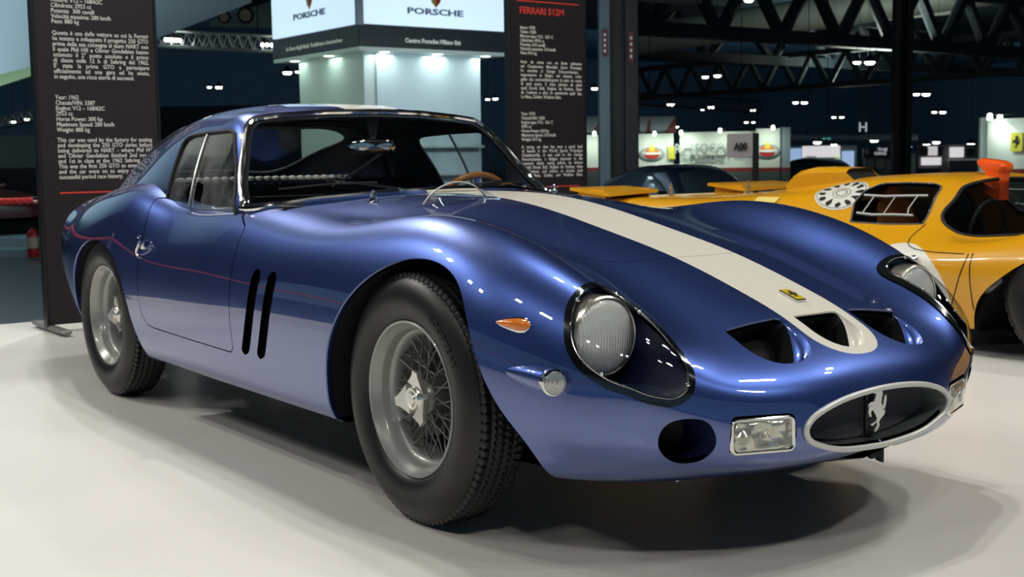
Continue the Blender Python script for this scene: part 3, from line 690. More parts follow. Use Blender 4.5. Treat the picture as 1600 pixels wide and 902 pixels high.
MB().loft([[(-1.45+dx, y*w, z) for dx, y in ((-.008, -1), (.008, -1), (.008, 1), (-.008, 1))] for z, w in ((1.045, .012), (1.08, .02), (1.118, .028))], 0, True, True, True).build('mirror_stalk', DARK, mirror_o)
# wipers, washer and the clear bonnet deflector
def wiper(name, piv, mid, tip_a, tip_b):
    w = MB(); w.lathe([(.001, .012), (.010, .011), (.012, 0)], piv, (.3, 0, 1), 14); w.tube([np.array(piv)+[0, 0, .008], mid], [.006, .0035], seg=6)
    w = w.build(name, CHROME, car); b = MB(); A, B = np.array(tip_a, float), np.array(tip_b, float)
    b.tube([A, (A+B)/2+[0.004, 0, .006], B], .0045, seg=6); b.box(np.array(mid), (.018, .03, .012)); b.build('wiper_blade', BLACK, w)
def ws_pt(y, z, off=.012):
    V = ws.compact(); k = np.argmin((V.V[:, 1]-y)**2+(V.V[:, 2]-z)**2); return V.V[k]+V.N[k]*off
wiper('wiper', ws_pt(-.20, .853, .006), ws_pt(-.40, .886), ws_pt(-.555, .866), ws_pt(-.26, .882))
wiper('wiper', ws_pt(.36, .853, .006), ws_pt(.20, .868), ws_pt(.05, .860), ws_pt(.34, .864))
nz = MB().lathe([(.001, .03), (.006, .029), (.008, .02), (.012, .004), (.016, 0)], (-.80, -.375, .83), (.1, -.2, 1), 14); nz.tube([(-.80+.018*math.cos(t), -.375, .848+.018*math.sin(t)) for t in np.linspace(0, 2*PI, 16)], .003, seg=6); nz.build('bonnet_catch', CHROME, car)
nz = MB().lathe([(.001, .03), (.006, .029), (.008, .02), (.012, .004), (.016, 0)], (-.80, .375, .83), (.1, .2, 1), 14); nz.tube([(-.80+.018*math.cos(t), .375, .848+.018*math.sin(t)) for t in np.linspace(0, 2*PI, 16)], .003, seg=6); nz.build('bonnet_catch', CHROME, car)
dfl = MB(); R = []
for t in np.linspace(0, 1, 11):
    y = -.125-.235*t; h = .055*math.sin(PI*t)**.7+.004; zz = on_body(-.42, .8, -1)[0][2]*0+.842-.10*max(0, (-y-.12))**1.1
    R.append([(-.44-.03*math.sin(PI*t), y, zz-.006), (-.47, y, zz+h*.7), (-.52, y, zz+h)])
dfl.loft(R, 0, False); dfl = dfl.build('bonnet_deflector', glass('clear_plastic', (.90, .90, .86), .9, .12), car)
MB().tube([r[2] for r in R], .003, seg=6).build('deflector_edge', mat('pale_plastic', (.5, .5, .46), 0, .3), dfl)
# underside, arch liners, tow hooks
ub = MB(); ub.loft([[(x, w, z), (x, 0, z-.015), (x, -w, z)] for x, w, z in ((.88, .10, .245), (.74, .34, .222), (.60, .50, .215), (.50, .55, .215), (-.45, .56, .20), (-1.9, .56, .20), (-2.9, .50, .24), (-3.33, .46, .32))], 0, False)
ub.build('underbody', BLACK, car)
shc = sh.compact(); loops_ = chain(shc.border())
for xx in (.04, -2.38):
    for ys in (-1, 1):
        best = None
        E_ = [(i, j) for i, j in shc.border() if shc.V[i][1]*ys > .42 and shc.V[j][1]*ys > .42 and abs(shc.V[i][0]-xx) < .60 and shc.V[i][2] > .17 and shc.V[i][2] < .74
              and abs(math.hypot(shc.V[i][0]-xx, shc.V[i][2]-.27)-.42) < .16]
        L = max(chain(E_), key=len); P = shc.V[L]; ord_ = np.argsort(np.arctan2(P[:, 2]-.22, P[:, 0]-xx)); P = P[ord_]
        y0 = np.array([0, ys, 0]); ctr = np.array([xx, 0, .25]); q = lambda k, dy, flat=None: np.stack([xx+(P[:, 0]-xx)*k, (ys*(np.abs(P[:, 1])-dy) if flat is None else np.full(len(P), ys*flat)), .25+(P[:, 2]-.25)*k], -1)
        lip = MB().loft([q(1.0, -.0005), q(.994, .003), q(.994, .012), q(1.0, .02)], 0, False); lip.build('wheel_arch_lip', BLUE, car)
        ln = MB(); Rg = [q(1.0, .012), q(1.01, .05), q(1.02, 0, .50), q(1.02, 0, .46)]; ln.loft(Rg, 0, False); ln.add(list(Rg[-1])+[(xx, ys*.46, .22)], [tuple(range(len(P)))+(len(P),)])
        ln.build('wheel_arch_liner', BLACK, car)
hk = MB()
hk.prism([(-.035, .0), (.045, .0), (.045, -.085), (.03, -.078), (.018, -.066), (-.002, -.068), (-.015, -.052), (-.035, -.048)], (.80, .13, .262), (0, 1, 0), (0, 0, 1), .012); hk.build('tow_hook', BLACK, car)
for y in (-.33, -.29):
    MB().rod((.56, y, .22), (.575, y+.006, .165), .008).build('brake_duct_clip', STEEL, car)
pf = MB().prism([(-3.351, 0)]*0+[(y, z) for y, z in [(p[1], p[2]) for p in bodyG[-1][::4]]], (-3.345, 0, 0), (0, 1, 0), (0, 0, 1), .004); pf.build('tail_panel', BLUE, car)

# ------------------------------------------------------------------ wire wheels
def tyre_mesh(R=.335, W=.165):
    prof = [(.200, .012), (.207, .002), (.216, -.008), (.232, -.015), (.255, -.020), (.278, -.018), (.298, -.010), (.312, .0), (.3185, .006), (.3195, .0085), (.3265, .0125)]
    prof = [(r*R/.335, h) for r, h in prof]
    tr = [(R-.0035*((k-7)/7.)**2, .014+(W-.046)*k/14) for k in range(15)]
    half = prof+[(r, h) for r, h in tr]+[(r, W-.018-h) for r, h in prof[::-1]]
    return half
def make_tyre(name, parent, R, W=.165, seg=450, m=RUBBER):
    half = tyre_mesh(R, W); n0 = 11; V = []; F = []; n = len(half)
    for i, (r, h) in enumerate(half):
        for k in range(seg):
            rr = r; t = i-n0
            if 0 <= t < 15:
                zig = 1 if (k // 2) % 2 == 0 else -1
                if t in (4, 7, 10): rr -= .004
                if t in (2, 12): rr -= .004
                if (t < 2 or t > 12) and k % 5 == 0: rr -= .007
                if 2 < t < 12 and t not in (4, 7, 10) and (k+t*2) % 4 == 0: rr -= .0025
                hh = h+zig*.0022 if 2 < t < 12 else h
            else: hh = h
            if t in (-1, -2, 15, 16) and k % 5 == 0: rr -= .006
            th = 2*PI*k/seg; V.append((rr*math.sin(th), hh, rr*math.cos(th)))
    for i in range(n-1):
        for k in range(seg): F.append((i*seg+k, (i+1)*seg+k, (i+1)*seg+(k+1) % seg, i*seg+(k+1) % seg))
    me_o = mesh_obj(name, V, F, m, parent, True); me_o.data.set_sharp_from_angle(angle=math.radians(32)); return me_o
def bend_text(txt, size, r, a0, depth, y, parent, m, name, width=None):
    cu = bpy.data.curves.new('lettering', 'FONT'); cu.body = txt; cu.size = size; cu.extrude = depth; cu.space_character = 1.15; cu.resolution_u = 2
    t = bpy.data.objects.new('lettering', cu); COL.objects.link(t); me = bpy.data.meshes.new_from_object(t.evaluated_get(bpy.context.evaluated_depsgraph_get()))
    bpy.data.objects.remove(t); bpy.data.curves.remove(cu)
    for v in me.vertices:
        x, yy, z = v.co; a = a0+x/r; v.co = ((r+yy)*math.sin(a), y-z, (r+yy)*math.cos(a))
    me.materials.clear(); me.materials.append(m); me.name = name; return link(bpy.data.objects.new(name, me), parent)
RIM = mat('rim_grey_paint', (.33, .34, .32), .25, .33, .5)
SPOKE = mat('spoke_steel', (.22, .22, .21), .6, .4)
def make_wheel(parent, loc, flip, R, steer=0.0, proto=None, deep=.035):
    if proto is not None:
        w = proto.copy(); link(w, parent)
        for c in proto.children:
            d = c.copy(); link(d, w); d.location = c.location
            if deep and c.name.split('.')[0] in ('spokes', 'hub', 'brake_disc', 'knock_off_spinner'): d.location = (0, deep, 0)
    else:
        rim = MB()
        P = [(.2045, .014), (.2085, .004), (.2090, -.001), (.2065, -.0035), (.2020, -.002), (.1985, .004), (.1930, .012), (.1870, .020), (.1835, .026), (.1825, .040), (.1800, .046), (.1735, .050), (.1690, .056), (.1675, .066), (.1665, .118), (.1665, .150), (.1640, .160), (.1700, .164), (.1850, .166), (.2000, .168), (.2060, .169)]
        rim.lathe(P, (0, 0, 0), (0, 1, 0), 96); w = rim.build('wheel', RIM, parent)
        make_tyre('tyre', w, R)
        bend_text('GOODYEAR', .026, .262, math.radians(30), .0012, -.0196, w, RUBBER, 'tyre_lettering')
        sp = MB(); rnd = random.Random(3)
        for k in range(48):
            a = 2*PI*k/48; s1 = 1 if k % 2 else -1; b = a+s1*.42; hub_h = .012 if (k // 2) % 2 else .070
            p0 = np.array([.050*math.sin(b), hub_h, .050*math.cos(b)]); p1 = np.array([.1672*math.sin(a), .026+.024*((k % 4)/3), .1672*math.cos(a)])
            sp.rod(p0, p1, .0021, 5); sp.rod(p1, p1+(p0-p1)*.10, .0036, 6)
        sp.build('spokes', SPOKE, w)
        hub = MB().lathe([(.001, -.004), (.043, -.002), (.047, .006), (.050, .02), (.052, .07), (.060, .075), (.060, .10), (.001, .10)], (0, 0, 0), (0, 1, 0), 32); hub.build('hub', mat('hub_steel', (.35, .35, .33), .9, .3), w)
        MB().lathe([(.06, .115), (.150, .115), (.150, .122), (.06, .122)], (0, 0, 0), (0, 1, 0), 48).build('brake_disc', mat('disc_iron', (.05, .05, .05), .6, .45), w)
        spn = MB()
        spn.lathe([(.001, -.034), (.017, -.033), (.020, -.028), (.022, -.030), (.029, -.030), (.032, -.024), (.040, -.018), (.044, -.008), (.044, .0)], (0, 0, 0), (0, 1, 0), 36)
        for k in range(3):
            a = math.radians(18+120*k); u = np.array([math.sin(a), 0, math.cos(a)]); v = np.array([math.cos(a), 0, -math.sin(a)])
            ear = [(.030, -.040), (.046, -.028), (.064, -.016), (.078, -.012), (.080, .010), (.068, .014), (.050, .026), (.032, .040)]
            R_ = [[u*x+v*y+np.array([0, -.016-max(0, x-.03)*.22+dy, 0]) for x, y in ear] for dy in (-.006, .006)]
            spn.loft(R_, 0, True, True, True)
        spn.build('knock_off_spinner', mat('spinner_metal', (.74, .73, .68), .85, .22), w)
    if proto is None:
        for c in w.children:
            if c.name.split('.')[0] in ('spokes', 'hub', 'brake_disc', 'knock_off_spinner'): c.location = (0, deep, 0)
    w.location = loc; w.rotation_euler = (0, 0, PI if flip else 0); return w
wf = make_wheel(car, (0, -.743, .338), False, .337)
make_wheel(car, (0, .743, .338), True, .337, proto=wf)
make_wheel(car, (-2.40, -.738, .337), False, .337, proto=wf, deep=.062)
make_wheel(car, (-2.40, .738, .337), True, .337, proto=wf, deep=.062)

# ------------------------------------------------------------------ where a sight line meets a plane
_C = np.array([2.7982, -2.4486, .967]); _F, _R, _U = (np.array(v) for v in (_f, _r2, _u2))
def ray_dir(px, py): return _F+(px-W_PX/2)/F_PX*_R-(py-H_PX/2)/F_PX*_U
def at(px, py, d): return _C+d*ray_dir(px, py)
def on(px, py, axis, val):
    d = ray_dir(px, py); return _C+d*((val-_C[axis])/d[axis])
def text_mesh(name, lines, m, parent, O, U, Vv, size, width=None, thick=.0015, bold=0.0, align='LEFT', sx=1.0):
    """lines: list of (text, u, v, justify); laid in the plane O + u*U + v*V"""
    V_, F_ = [], []
    O, U, Vv = (np.asarray(t, float) for t in (O, U, Vv)); N = np.cross(U, Vv)
    for txt, u, v, jus in lines:
        cu = bpy.data.curves.new('lettering', 'FONT'); cu.body = txt; cu.size = size; cu.resolution_u = 2; cu.extrude = thick; cu.offset = bold; cu.align_x = align
        ob = bpy.data.objects.new('lettering', cu); COL.objects.link(ob)
        def width_of():
            dg = bpy.context.evaluated_depsgraph_get(); dg.update(); return ob.evaluated_get(dg).dimensions.x
        if jus and ' ' in txt:
            w1 = width_of(); cu.space_word = 2.0; w2 = width_of()
            cu.space_word = max(.6, min(4.0, 1+(width/sx-w1)/max(w2-w1, 1e-6)))
        dg = bpy.context.evaluated_depsgraph_get(); dg.update(); me = bpy.data.meshes.new_from_object(ob.evaluated_get(dg))
        n = len(V_); V_ += [O+(u+p.co.x*sx)*U+(v+p.co.y)*Vv+N*p.co.z for p in me.vertices]; F_ += [tuple(i+n for i in p.vertices) for p in me.polygons]
        bpy.data.meshes.remove(me); bpy.data.objects.remove(ob); bpy.data.curves.remove(cu)
    return mesh_obj(name, V_, F_, m, parent, False)
def quad_box(mb, a, b, z0, z1, th, m=0):
    """upright slab from plan point a to plan point b, thickness th"""
    a, b = np.asarray(a[:2], float), np.asarray(b[:2], float); d = b-a; L = np.linalg.norm(d); d /= L
    return mb.box(((a[0]+b[0])/2, (a[1]+b[1])/2, (z0+z1)/2), (L, th, z1-z0), m, R=np.array([[d[0], -d[1], 0], [d[1], d[0], 0], [0, 0, 1.]]))

# ------------------------------------------------------------------ hall shell
HZ = -0.45
def struct(o): return tag(o, kind='structure')
hallm = mat('hall_dark', (.075, .115, .16), 0, .8)
struct(mesh_obj('wall_back', [(-130, -60, HZ), (-130, 170, HZ), (-130, 170, 14), (-130, -60, 14)], [(0, 1, 2, 3)], hallm, None, False))
struct(mesh_obj('wall_right', [(-130, 170, HZ), (40, 170, HZ), (40, 170, 14), (-130, 170, 14)], [(0, 1, 2, 3)], hallm, None, False))
struct(mesh_obj('ceiling', [(-130, -60, 14), (40, -60, 14), (40, 170, 14), (-130, 170, 14)], [(0, 1, 2, 3)], hallm, None, False))
struct(mesh_obj('floor', [(-130, -60, HZ), (40, -60, HZ), (40, 170, HZ), (-130, 170, HZ)], [(0, 1, 2, 3)], mat('hall_floor', (.075, .09, .10), 0, .35), None, False))
area('hall_fill_light', (-98, 55, 7.5), (-130, 55, 6), (150, 6), 2400, (.45, .78, 1.0)); area('hall_fill_light', (-45, 138, 7.5), (-45, 170, 6), (130, 6), 2600, (.45, .78, 1.0))  # added fill lights without fixtures, lifting the dark far walls
pm = mat('podium_white', (.74, .72, .68), 0, .42, .25, .16)
_nt = pm.node_tree; _tc = _nt.nodes.new('ShaderNodeTexCoord'); _nz = _nt.nodes.new('ShaderNodeTexNoise'); _nz.inputs['Scale'].default_value = 1.6; _nz.inputs['Detail'].default_value = 8
_cr = _nt.nodes.new('ShaderNodeValToRGB'); _cr.color_ramp.elements[0].position = .3; _cr.color_ramp.elements[0].color = (.70, .685, .645, 1); _cr.color_ramp.elements[1].position = .7; _cr.color_ramp.elements[1].color = (.76, .74, .70, 1)
_nt.links.new(_tc.outputs['Object'], _nz.inputs['Vector']); _nt.links.new(_nz.outputs['Fac'], _cr.inputs[0]); _nt.links.new(_cr.outputs[0], _nt.nodes['Principled BSDF'].inputs['Base Color'])
pod = MB().box((.41, .5, HZ/2), (11.2, 13.0, -HZ), bev=.01).build('floor_podium', pm, None, False); struct(pod)

# ------------------------------------------------------------------ information banners
BAN = mat('banner_print', (.016, .011, .013), 0, .45); BLK = mat('banner_edge', (.006, .007, .009), 0, .4)
TXT = mat('banner_lettering', (.85, .83, .78), 0, .6); RED = mat('banner_red', (.62, .05, .035), 0, .5)
def banner(label, X, y0, y1, ztop, kx):
    o = empty('information_banner', (X, (y0+y1)/2, 0)); tag(o, label, 'banner', 'information banners behind the cars')
    def P(mb, nm, m, sm=False):
        q = mb.build(nm, m, None, sm); q.parent = o; q.matrix_parent_inverse = Matrix.Translation(-Vector(o.location)); return q
    P(MB().box((X-.03, (y0+y1)/2, ztop/2+.02), (.055, y1-y0, ztop-.04), bev=.006), 'banner_panel', BAN)
    fr = MB()
    for y in (y0, y1): fr.box((X-.03, y, ztop/2+.01), (.07, .016, ztop-.02), bev=.003)
    P(fr, 'banner_frame', BLK)
    for y in (y0+.02, y1-.05):
        P(MB().box((X-.02, y, .026), (.62, .055, .026), bev=.010), 'banner_foot', mat('foot_grey', (.23, .22, .21), .3, .4))
    return o, P
def reparent(q, o):
    q.parent = o; q.matrix_parent_inverse = Matrix.Translation(-Vector(o.location)); return q
bX = -4.594
o, P = banner('tall dark information banner with white text standing behind the blue coupe\'s tail', bX, -.355, .352, 2.62, 1)
zz = lambda py: on(86, py, 0, bX)[2]
IT = [('Motore: V12 – 168/62C', 11, 0), ('Cilindrata: 2953 cc', 19, 0), ('Potenza:  300 cavalli', 27.5, 0), ('Velocità massima: 280 km/h', 36, 0)]
L = [('Motore: V12 – 168/62C', 2.5, 0), ('Cilindrata: 2953 cc', 11, 0), ('Potenza:  300 cavalli', 19.5, 0), ('Velocità massima: 280 km/h', 28, 0), ('Peso: 880 kg', 36, 0)]
PA = ['Questa è una delle vetture su cui la Ferrari', 'ha testato e sviluppato il progetto 250 GTO', 'prima della sua consegna al team NART con', 'il quale Phil Hill e Olivier Gendebien hanno', 'ottenuto il 2° posto assoluto e il primo', 'di classe nella 12 h di Sebring del 1962.', "E' stata la prima GTO a partecipare", 'ufficialmente ad una gara ed ha avuto,']
L += [(t, 54+8.55*i, 1) for i, t in enumerate(PA)]+[('in seguito, una ricca storia di successi.', 54+8.55*8, 0)]
EN = ['Year: 1962', 'Chassis/VIN: 3387', 'Engine: V12 – 168/62C', '2953 cc', 'Horse Power: 300 hp', 'Maximum Speed: 280 km/h', 'Weight: 880 kg']
L += [(t, 155+8.5*i, 0) for i, t in enumerate(EN)]
PB = ['This car was used by the factory for testing', 'and developing the 250 GTO series before', 'being delivered to NART - where Phil Hill', 'and Olivier Gendebien finished 2nd overall', 'and 1st in class at the 1962 Sebring 12 h.', 'This was the first 250 GTO to enter a race', 'and the car went on to enjoy a rich and']
L += [(t, 222+8.3*i, 1) for i, t in enumerate(PB)]+[('successful period race history.', 222+8.3*7, 0)]
_half = len(L)//2
for nm, part in (('banner_text', L[:14]), ('banner_text', L[14:])):
    reparent(text_mesh(nm, [(t, 0, zz(py), j) for t, py, j in part], TXT, None, (bX+.0005, -.252, 0), (0, 1, 0), (0, 0, 1), .0345, width=.555, thick=.0006, bold=.0003, sx=.88), o)
P(MB().box((bX+.0005, .02, zz(302)), (.003, .545, .009)), 'banner_red_line', RED)
b2 = on(800, 250, 0, -4.87); X2 = -4.87
yl, yr = on(798, 150, 0, X2)[1], on(915, 150, 0, X2)[1]
o, P = banner('tall dark information banner with red title standing behind the yellow racing car', X2, yl, yr, 2.62, 1)
zz = lambda py: on(815, py, 0, X2)[2]; yt = on(814, 150, 0, X2)[1]; wt = on(909, 150, 0, X2)[1]-yt
L = [(t, 45+6.6*i, 0) for i, t in enumerate(['Anno: 1970', 'Telaio: 1030', 'Motore tipo: V12 - 261 C', 'Cilindrata: 4993 cc', 'Potenza: 610 cavalli', 'Velocità massima: 310 km/h', 'Peso: 815 kg'])]
L += [(t, 98.5+6.85*i, 1) for i, t in enumerate(['Auto da corsa con un buon palmares', 'nel Campionato Mondiale Sport Prototipi.', 'Fu venduta al Garage Francorchamps,', 'importatore in Belgio, nel classico color', 'giallo che contraddistingueva le auto da corsa', 'di quel paese. È stata pilotata da piloti', 'quali Derek Bell, Hughes de Fierlant, Alain', 'de Cadenet e altri, in autodromi quali Spa,'])]+[('Le Mans, Zolder, Watkins Glen.', 153.3, 0)]
L += [(t, 180+6.7*i, 0) for i, t in enumerate(['Year: 1970', 'Chassis/VIN: 1030', 'Engine type: V12 - 261 C', '4993 cc', 'Horse Power: 610 hp', 'Maximum Speed: 310 km/h', 'Weight: 815 kg'])]
L += [(t, 232+6.45*i, 1) for i, t in enumerate(['A racing car that has won a good haul', 'of laurels in the World Sports Prototype', 'Championship. It was sold to the Garage', 'Francorchamps, a Belgian importer in the', "country's classic racing yellow. Its drivers", 'include Derek Bell, Hughes de Fierlant, Alain', 'de Cadenet, and others, at circuits such', 'as Le Mans, Zolder, and Watkins Glen.'])]
for part in (L[:16], L[16:]):
    reparent(text_mesh('banner_text', [(t, 0, zz(py), j) for t, py, j in part], TXT, None, (X2+.0005, yt, 0), (0, 1, 0), (0, 0, 1), .0340, width=wt, thick=.0006, bold=.0003, sx=.88), o)
reparent(text_mesh('banner_title', [('FERRARI 512M', 0, zz(20.5), 0)], RED, None, (X2+.0005, yt-.004, 0), (0, 1, 0), (0, 0, 1), .068, thick=.0006, bold=.0024), o)
P(MB().box((X2+.0005, (yl+yr)/2, zz(1)), (.003, wt, .010)), 'banner_red_line', RED)
P(MB().box((X2+.0005, (yl+yr)/2, zz(293)), (.003, wt, .009)), 'banner_red_line', RED)

# ------------------------------------------------------------------ yellow racing prototype
YEL = mat('yellow_paint', (.66, .315, .004), 0, .32, .45, .05); ROUND = mat('roundel_white', (.70, .69, .62), 0, .4, .6)
yc = (0, 3.64, 0)
ycar = empty('racing_prototype', yc); tag(ycar, 'yellow closed racing prototype with white roundels and an orange air scoop on its roof', 'car')
_y = lambda q: q
YB = []
def yrow(x, zs, c4, c5, c6=(.93, .46), c7=(.92, .30), c8=(.86, .13), ys=(0, .25, .44, .56)):
    YB.append([(x, y, z) for y, z in zip(ys, zs)]+[(x, *c4), (x, *c5), (x, *c6), (x, *c7), (x, *c8)])
yrow(-3.50, (.70, .70, .70, .70), (.73, .695), (.84, .65), (.90, .48), (.88, .34), (.80, .20))
yrow(-3.0, (.705, .705, .705, .705), (.74, .70), (.86, .655), (.93, .48))
yrow(-2.5, (.735, .733, .727, .722), (.745, .71), (.87, .66), (.945, .48))
yrow(-2.1, (.79, .785, .77, .752), (.745, .73), (.865, .655), (.94, .47))
yrow(-1.75, (.83, .828, .815, .79), (.71, .735), (.84, .63), ys=(0, .25, .43, .54))
yrow(-1.5, (.845, .843, .832, .806), (.655, .715), (.79, .60), ys=(0, .24, .42, .52))
yrow(-1.2, (.845, .842, .828, .793), (.64, .69), (.78, .578), ys=(0, .24, .41, .505))
yrow(-1.05, (.812, .808, .785, .735), (.63, .64), (.775, .565), ys=(0, .23, .40, .50))
yrow(-.85, (.70, .69, .655, .605), (.65, .545), (.79, .535), ys=(0, .23, .40, .51))
yrow(-.60, (.548, .543, .53, .52), (.68, .55), (.83, .545), ys=(0, .24, .42, .53))
yrow(-.30, (.50, .50, .505, .545), (.72, .64), (.86, .57))
yrow(0, (.47, .47, .485, .55), (.72, .662), (.86, .58))
yrow(.35, (.42, .42, .43, .50), (.71, .60), (.85, .52))
yrow(.65, (.34, .34, .35, .40), (.69, .46), (.81, .41), (.88, .35), (.86, .25), (.80, .13))
yrow(.92, (.25, .25, .25, .25), (.66, .245), (.74, .23), (.77, .20), (.76, .16), (.7, .12))
yG, yN = spline_surface(full_net(YB), 10, 9)
yb = Sheet.grid(yG, yN)
if yN[len(yN)//2, yN.shape[1]//2, 2] < 0: yb = yb.flip()
S_YW = Stamp([(-.9, y, z) for y, z in [(0,.57), (.35,.56), (.56,.55), (.655,.562), (.625,.63), (.53,.705), (.445,.765), (.38,.790), (.2,.812), (0,.818)]+[(-.2,.812), (-.38,.790), (-.445,.765), (-.53,.705), (-.625,.63), (-.655,.562), (-.56,.55), (-.35,.56)]], (1, 0, 0), smooth=90, reach=1.2)
S_YS = Stamp([(x, -.65, z) for x, z in [(-1.47,.605), (-1.525,.70), (-1.52,.765), (-1.46,.80), (-1.30,.805), (-1.17,.80), (-1.125,.785), (-1.12,.74), (-1.095,.66), (-1.078,.605), (-1.25,.60)]], (0, -1, 0), reach=.5)
S_YD = Stamp([(-1.055+.285*math.cos(t), -.93, .235+.285*math.sin(t)) for t in np.linspace(0, 2*PI, 60, endpoint=False)], (0, -1, 0), reach=.6)
yb = yb.paint(S_YD.field(yb), 1)
yb = yb.paint(S_YD.mirror().field(yb), 1)
f = S_YW.field(yb, need=.02); f[(yb.V[:, 0] < -1.30) | (yb.V[:, 0] > -.5)] = 1; yb, ywin = yb.split(f)
ysw = []
for st in (S_YS, S_YS.mirror()):
    yb, w = yb.split(st.field(yb)); ysw.append(w)
ARY = [(-.68,.05), (-.655,.20), (-.60,.30), (-.50,.385), (-.38,.465), (-.22,.525), (-.05,.53), (.10,.49), (.20,.40), (.25,.28), (.27,.05)]
ARB = [(x, z) for x, z in [(-3.02,.05), (-2.98,.30), (-2.90,.45), (-2.76,.54), (-2.58,.57), (-2.40,.54), (-2.27,.45), (-2.19,.30), (-2.16,.05)]]
for A in (ARY, ARB):
    for ys in (-1, 1):
        st = Stamp(curve(np.array([(x, -.9, z) for x, z in A]), 80), (0, -1, 0), reach=.7); st = st if ys < 0 else st.mirror()
        f = st.field(yb, need=-2); f[yb.V[:, 1]*ys < .45] = 1; yb, _ = yb.split(f)
YP = [YEL, ROUND]
shell = yb.with_lip(.02).obj('body_shell', YP, ycar)
def yproj(x, z, off=.002, ys=-1):
    m = yb.V[:, 1]*ys > .4; V = yb.V[m]; k = np.argmin((V[:, 0]-x)**2+(V[:, 2]-z)**2); return V[k]+yb.N[m][k]*off
for pts in ([(-.672,.485), (-.70,.39), (-.74,.30), (-.765,.24)], [(-.645,.49), (-.655,.38), (-.662,.22)], [(-1.065,.60), (-1.06,.54), (-1.03,.50), (-.9,.487), (-.70,.49)]):
    t_ = np.linspace(0, len(pts)-1, 24); q_ = np.array([yproj(x, z, .0005) for x, z in zip(np.interp(t_, range(len(pts)), [p[0] for p in pts]), np.interp(t_, range(len(pts)), [p[1] for p in pts]))])
    t0_ = np.linspace(0, 1, 24); q_ = np.stack([np.polyval(np.polyfit(t0_, q_[:, k], 5), t0_) for k in range(3)], 1)
    MB().tube(q_, .0028, seg=5).build('panel_seam', BLACK, ycar)
ywin.M = [0]*len(ywin.F); ywin.offset(-.002).obj('windscreen', glass('prototype_glass', (.62, .64, .66), .9), ycar)
Pn, Nn = border_loop(ywin); MB().tube(resample(Pn, 120), .009, closed=True, seg=6).build('windscreen_seal', BLACK, ycar)
for w, ys in zip(ysw, (-1, 1)):
    w.M = [0]*len(w.F); so = w.offset(.001).obj('side_window', glass('plastic_window', (.72, .73, .72), .9), ycar)
    Pn, Nn = border_loop(w); MB().tube(resample(Pn, 100), .005, closed=True, seg=6).build('side_window_seal', mat('grey_strip', (.10, .10, .10), .2, .4), so)
    fr = MB(); wc = w.compact()
    wp = lambda x, z: wc.V[np.argmin((wc.V[:, 0]-x)**2+(wc.V[:, 2]-z)**2)]+np.array([0, ys*.004, 0])
    for a, b, t in (((-1.49,.742), (-1.15,.738), .0075), ((-1.47,.645), (-1.15,.642), .0075), ((-1.45,.742), (-1.44,.645), .004), ((-1.20,.74), (-1.19,.645), .004), ((-1.32,.74), (-1.32,.645), .003)):
        fr.tube([wp(a[0]+(b[0]-a[0])*t_, a[1]+(b[1]-a[1])*t_) for t_ in np.linspace(0, 1, 10)][::3], t, seg=4)
    fr.build('sliding_pane_frame', mat('frosted_plastic', (.42, .43, .41), 0, .35), so)
    for p in resample(Pn, 16): MB().ellipsoid(p+np.array([0, ys*.006, 0]), (.005,)*3, 8, 5).build('window_rivet', STEEL, so)
# shoulder roundel with a radial cooling-vent pattern
RC = np.array([-1.635, -.655, .762]); rn = np.array([.05, -.62, .78]); rn /= np.linalg.norm(rn)
ru = np.array([1, 0, 0])-rn*rn[0]; ru /= np.linalg.norm(ru); rvv = np.cross(rn, ru)
def disc_piece(poly, off):
    st = Stamp([RC+p[0]*ru+p[1]*rvv for p in poly], rn, reach=.3); q = yb.split(st.field(yb))[1]; q.M = [0]*len(q.F); return q.offset(off).compact()
rd = disc_piece(circle2(.142, 48), .002).obj('fan_roundel', ROUND, ycar)
mbk = MB()
for k in range(12):
    a = 2*PI*k/12+.2; t = lambda r, d: (r*math.cos(a+d), r*math.sin(a+d))
    q = disc_piece([t(.060, .08), t(.116, -.02), t(.124, .10), t(.124, .24), t(.114, .34)], .0035)
    if len(q.F): mbk.add(q.V, q.F)
for r0, r1 in ((.128, .131), (.046, .049), (.028, .032)):
    st0 = disc_piece(circle2(r1, 40), .0035)
    D = st0.V-RC; keep = np.hypot(D@ru, D@rvv)-r0; q = st0.split(keep)[0].compact()
    if len(q.F): mbk.add(q.V, q.F)
mbk.build('fan_pattern', BLACK, rd)
stk = MB(); c = yproj(-2.02, .705, .003); stk.box(c, (.16, .003, .05), R=np.stack([(1, 0, 0), (0, .55, -.835), (0, .835, .55)], 1)); stk = stk.build('pale_sticker', mat('sticker_yellow', (.75, .62, .18), 0, .4), ycar)
# engine air intake on the rear roof, rear winglets, pins
ai = MB(); R = []
for x, h, w in ((-2.20, .015, .10), (-2.19, .06, .12), (-2.15, .105, .125), (-2.09, .135, .13), (-2.0, .152, .13), (-1.88, .152, .13), (-1.755, .145, .125)):
    z0 = np.interp(x, [-2.2, -1.75], [.755, .80]); zt = z0-.03+h+np.interp(x, [-2.2, -1.75], [.01, -.035])
    R.append([(x+(.10 if (x > -1.8 and z < .82) else 0)*(1-(z-z0)/.12), -.34+y, z) for y, z in [(-w, z0-.04), (-w, z0+(zt-z0)*.7), (-w*.8, z0+(zt-z0)*.95), (-w*.5, zt), (w*.5, zt), (w*.8, z0+(zt-z0)*.95), (w, z0+(zt-z0)*.7), (w, z0-.04)]])
ai.loft(R, 0, True, True, False); ai = ai.build('air_intake', YEL, ycar)
MB().loft([[tuple(np.array(p)+np.array([-.012, 0, 0])) for p in R[-1]], [tuple(np.array(p)*np.array([1, 0, 1])+np.array([-.014, -.34, 0])) for p in R[-1]]], 0).build('intake_mouth', BLACK, ai)
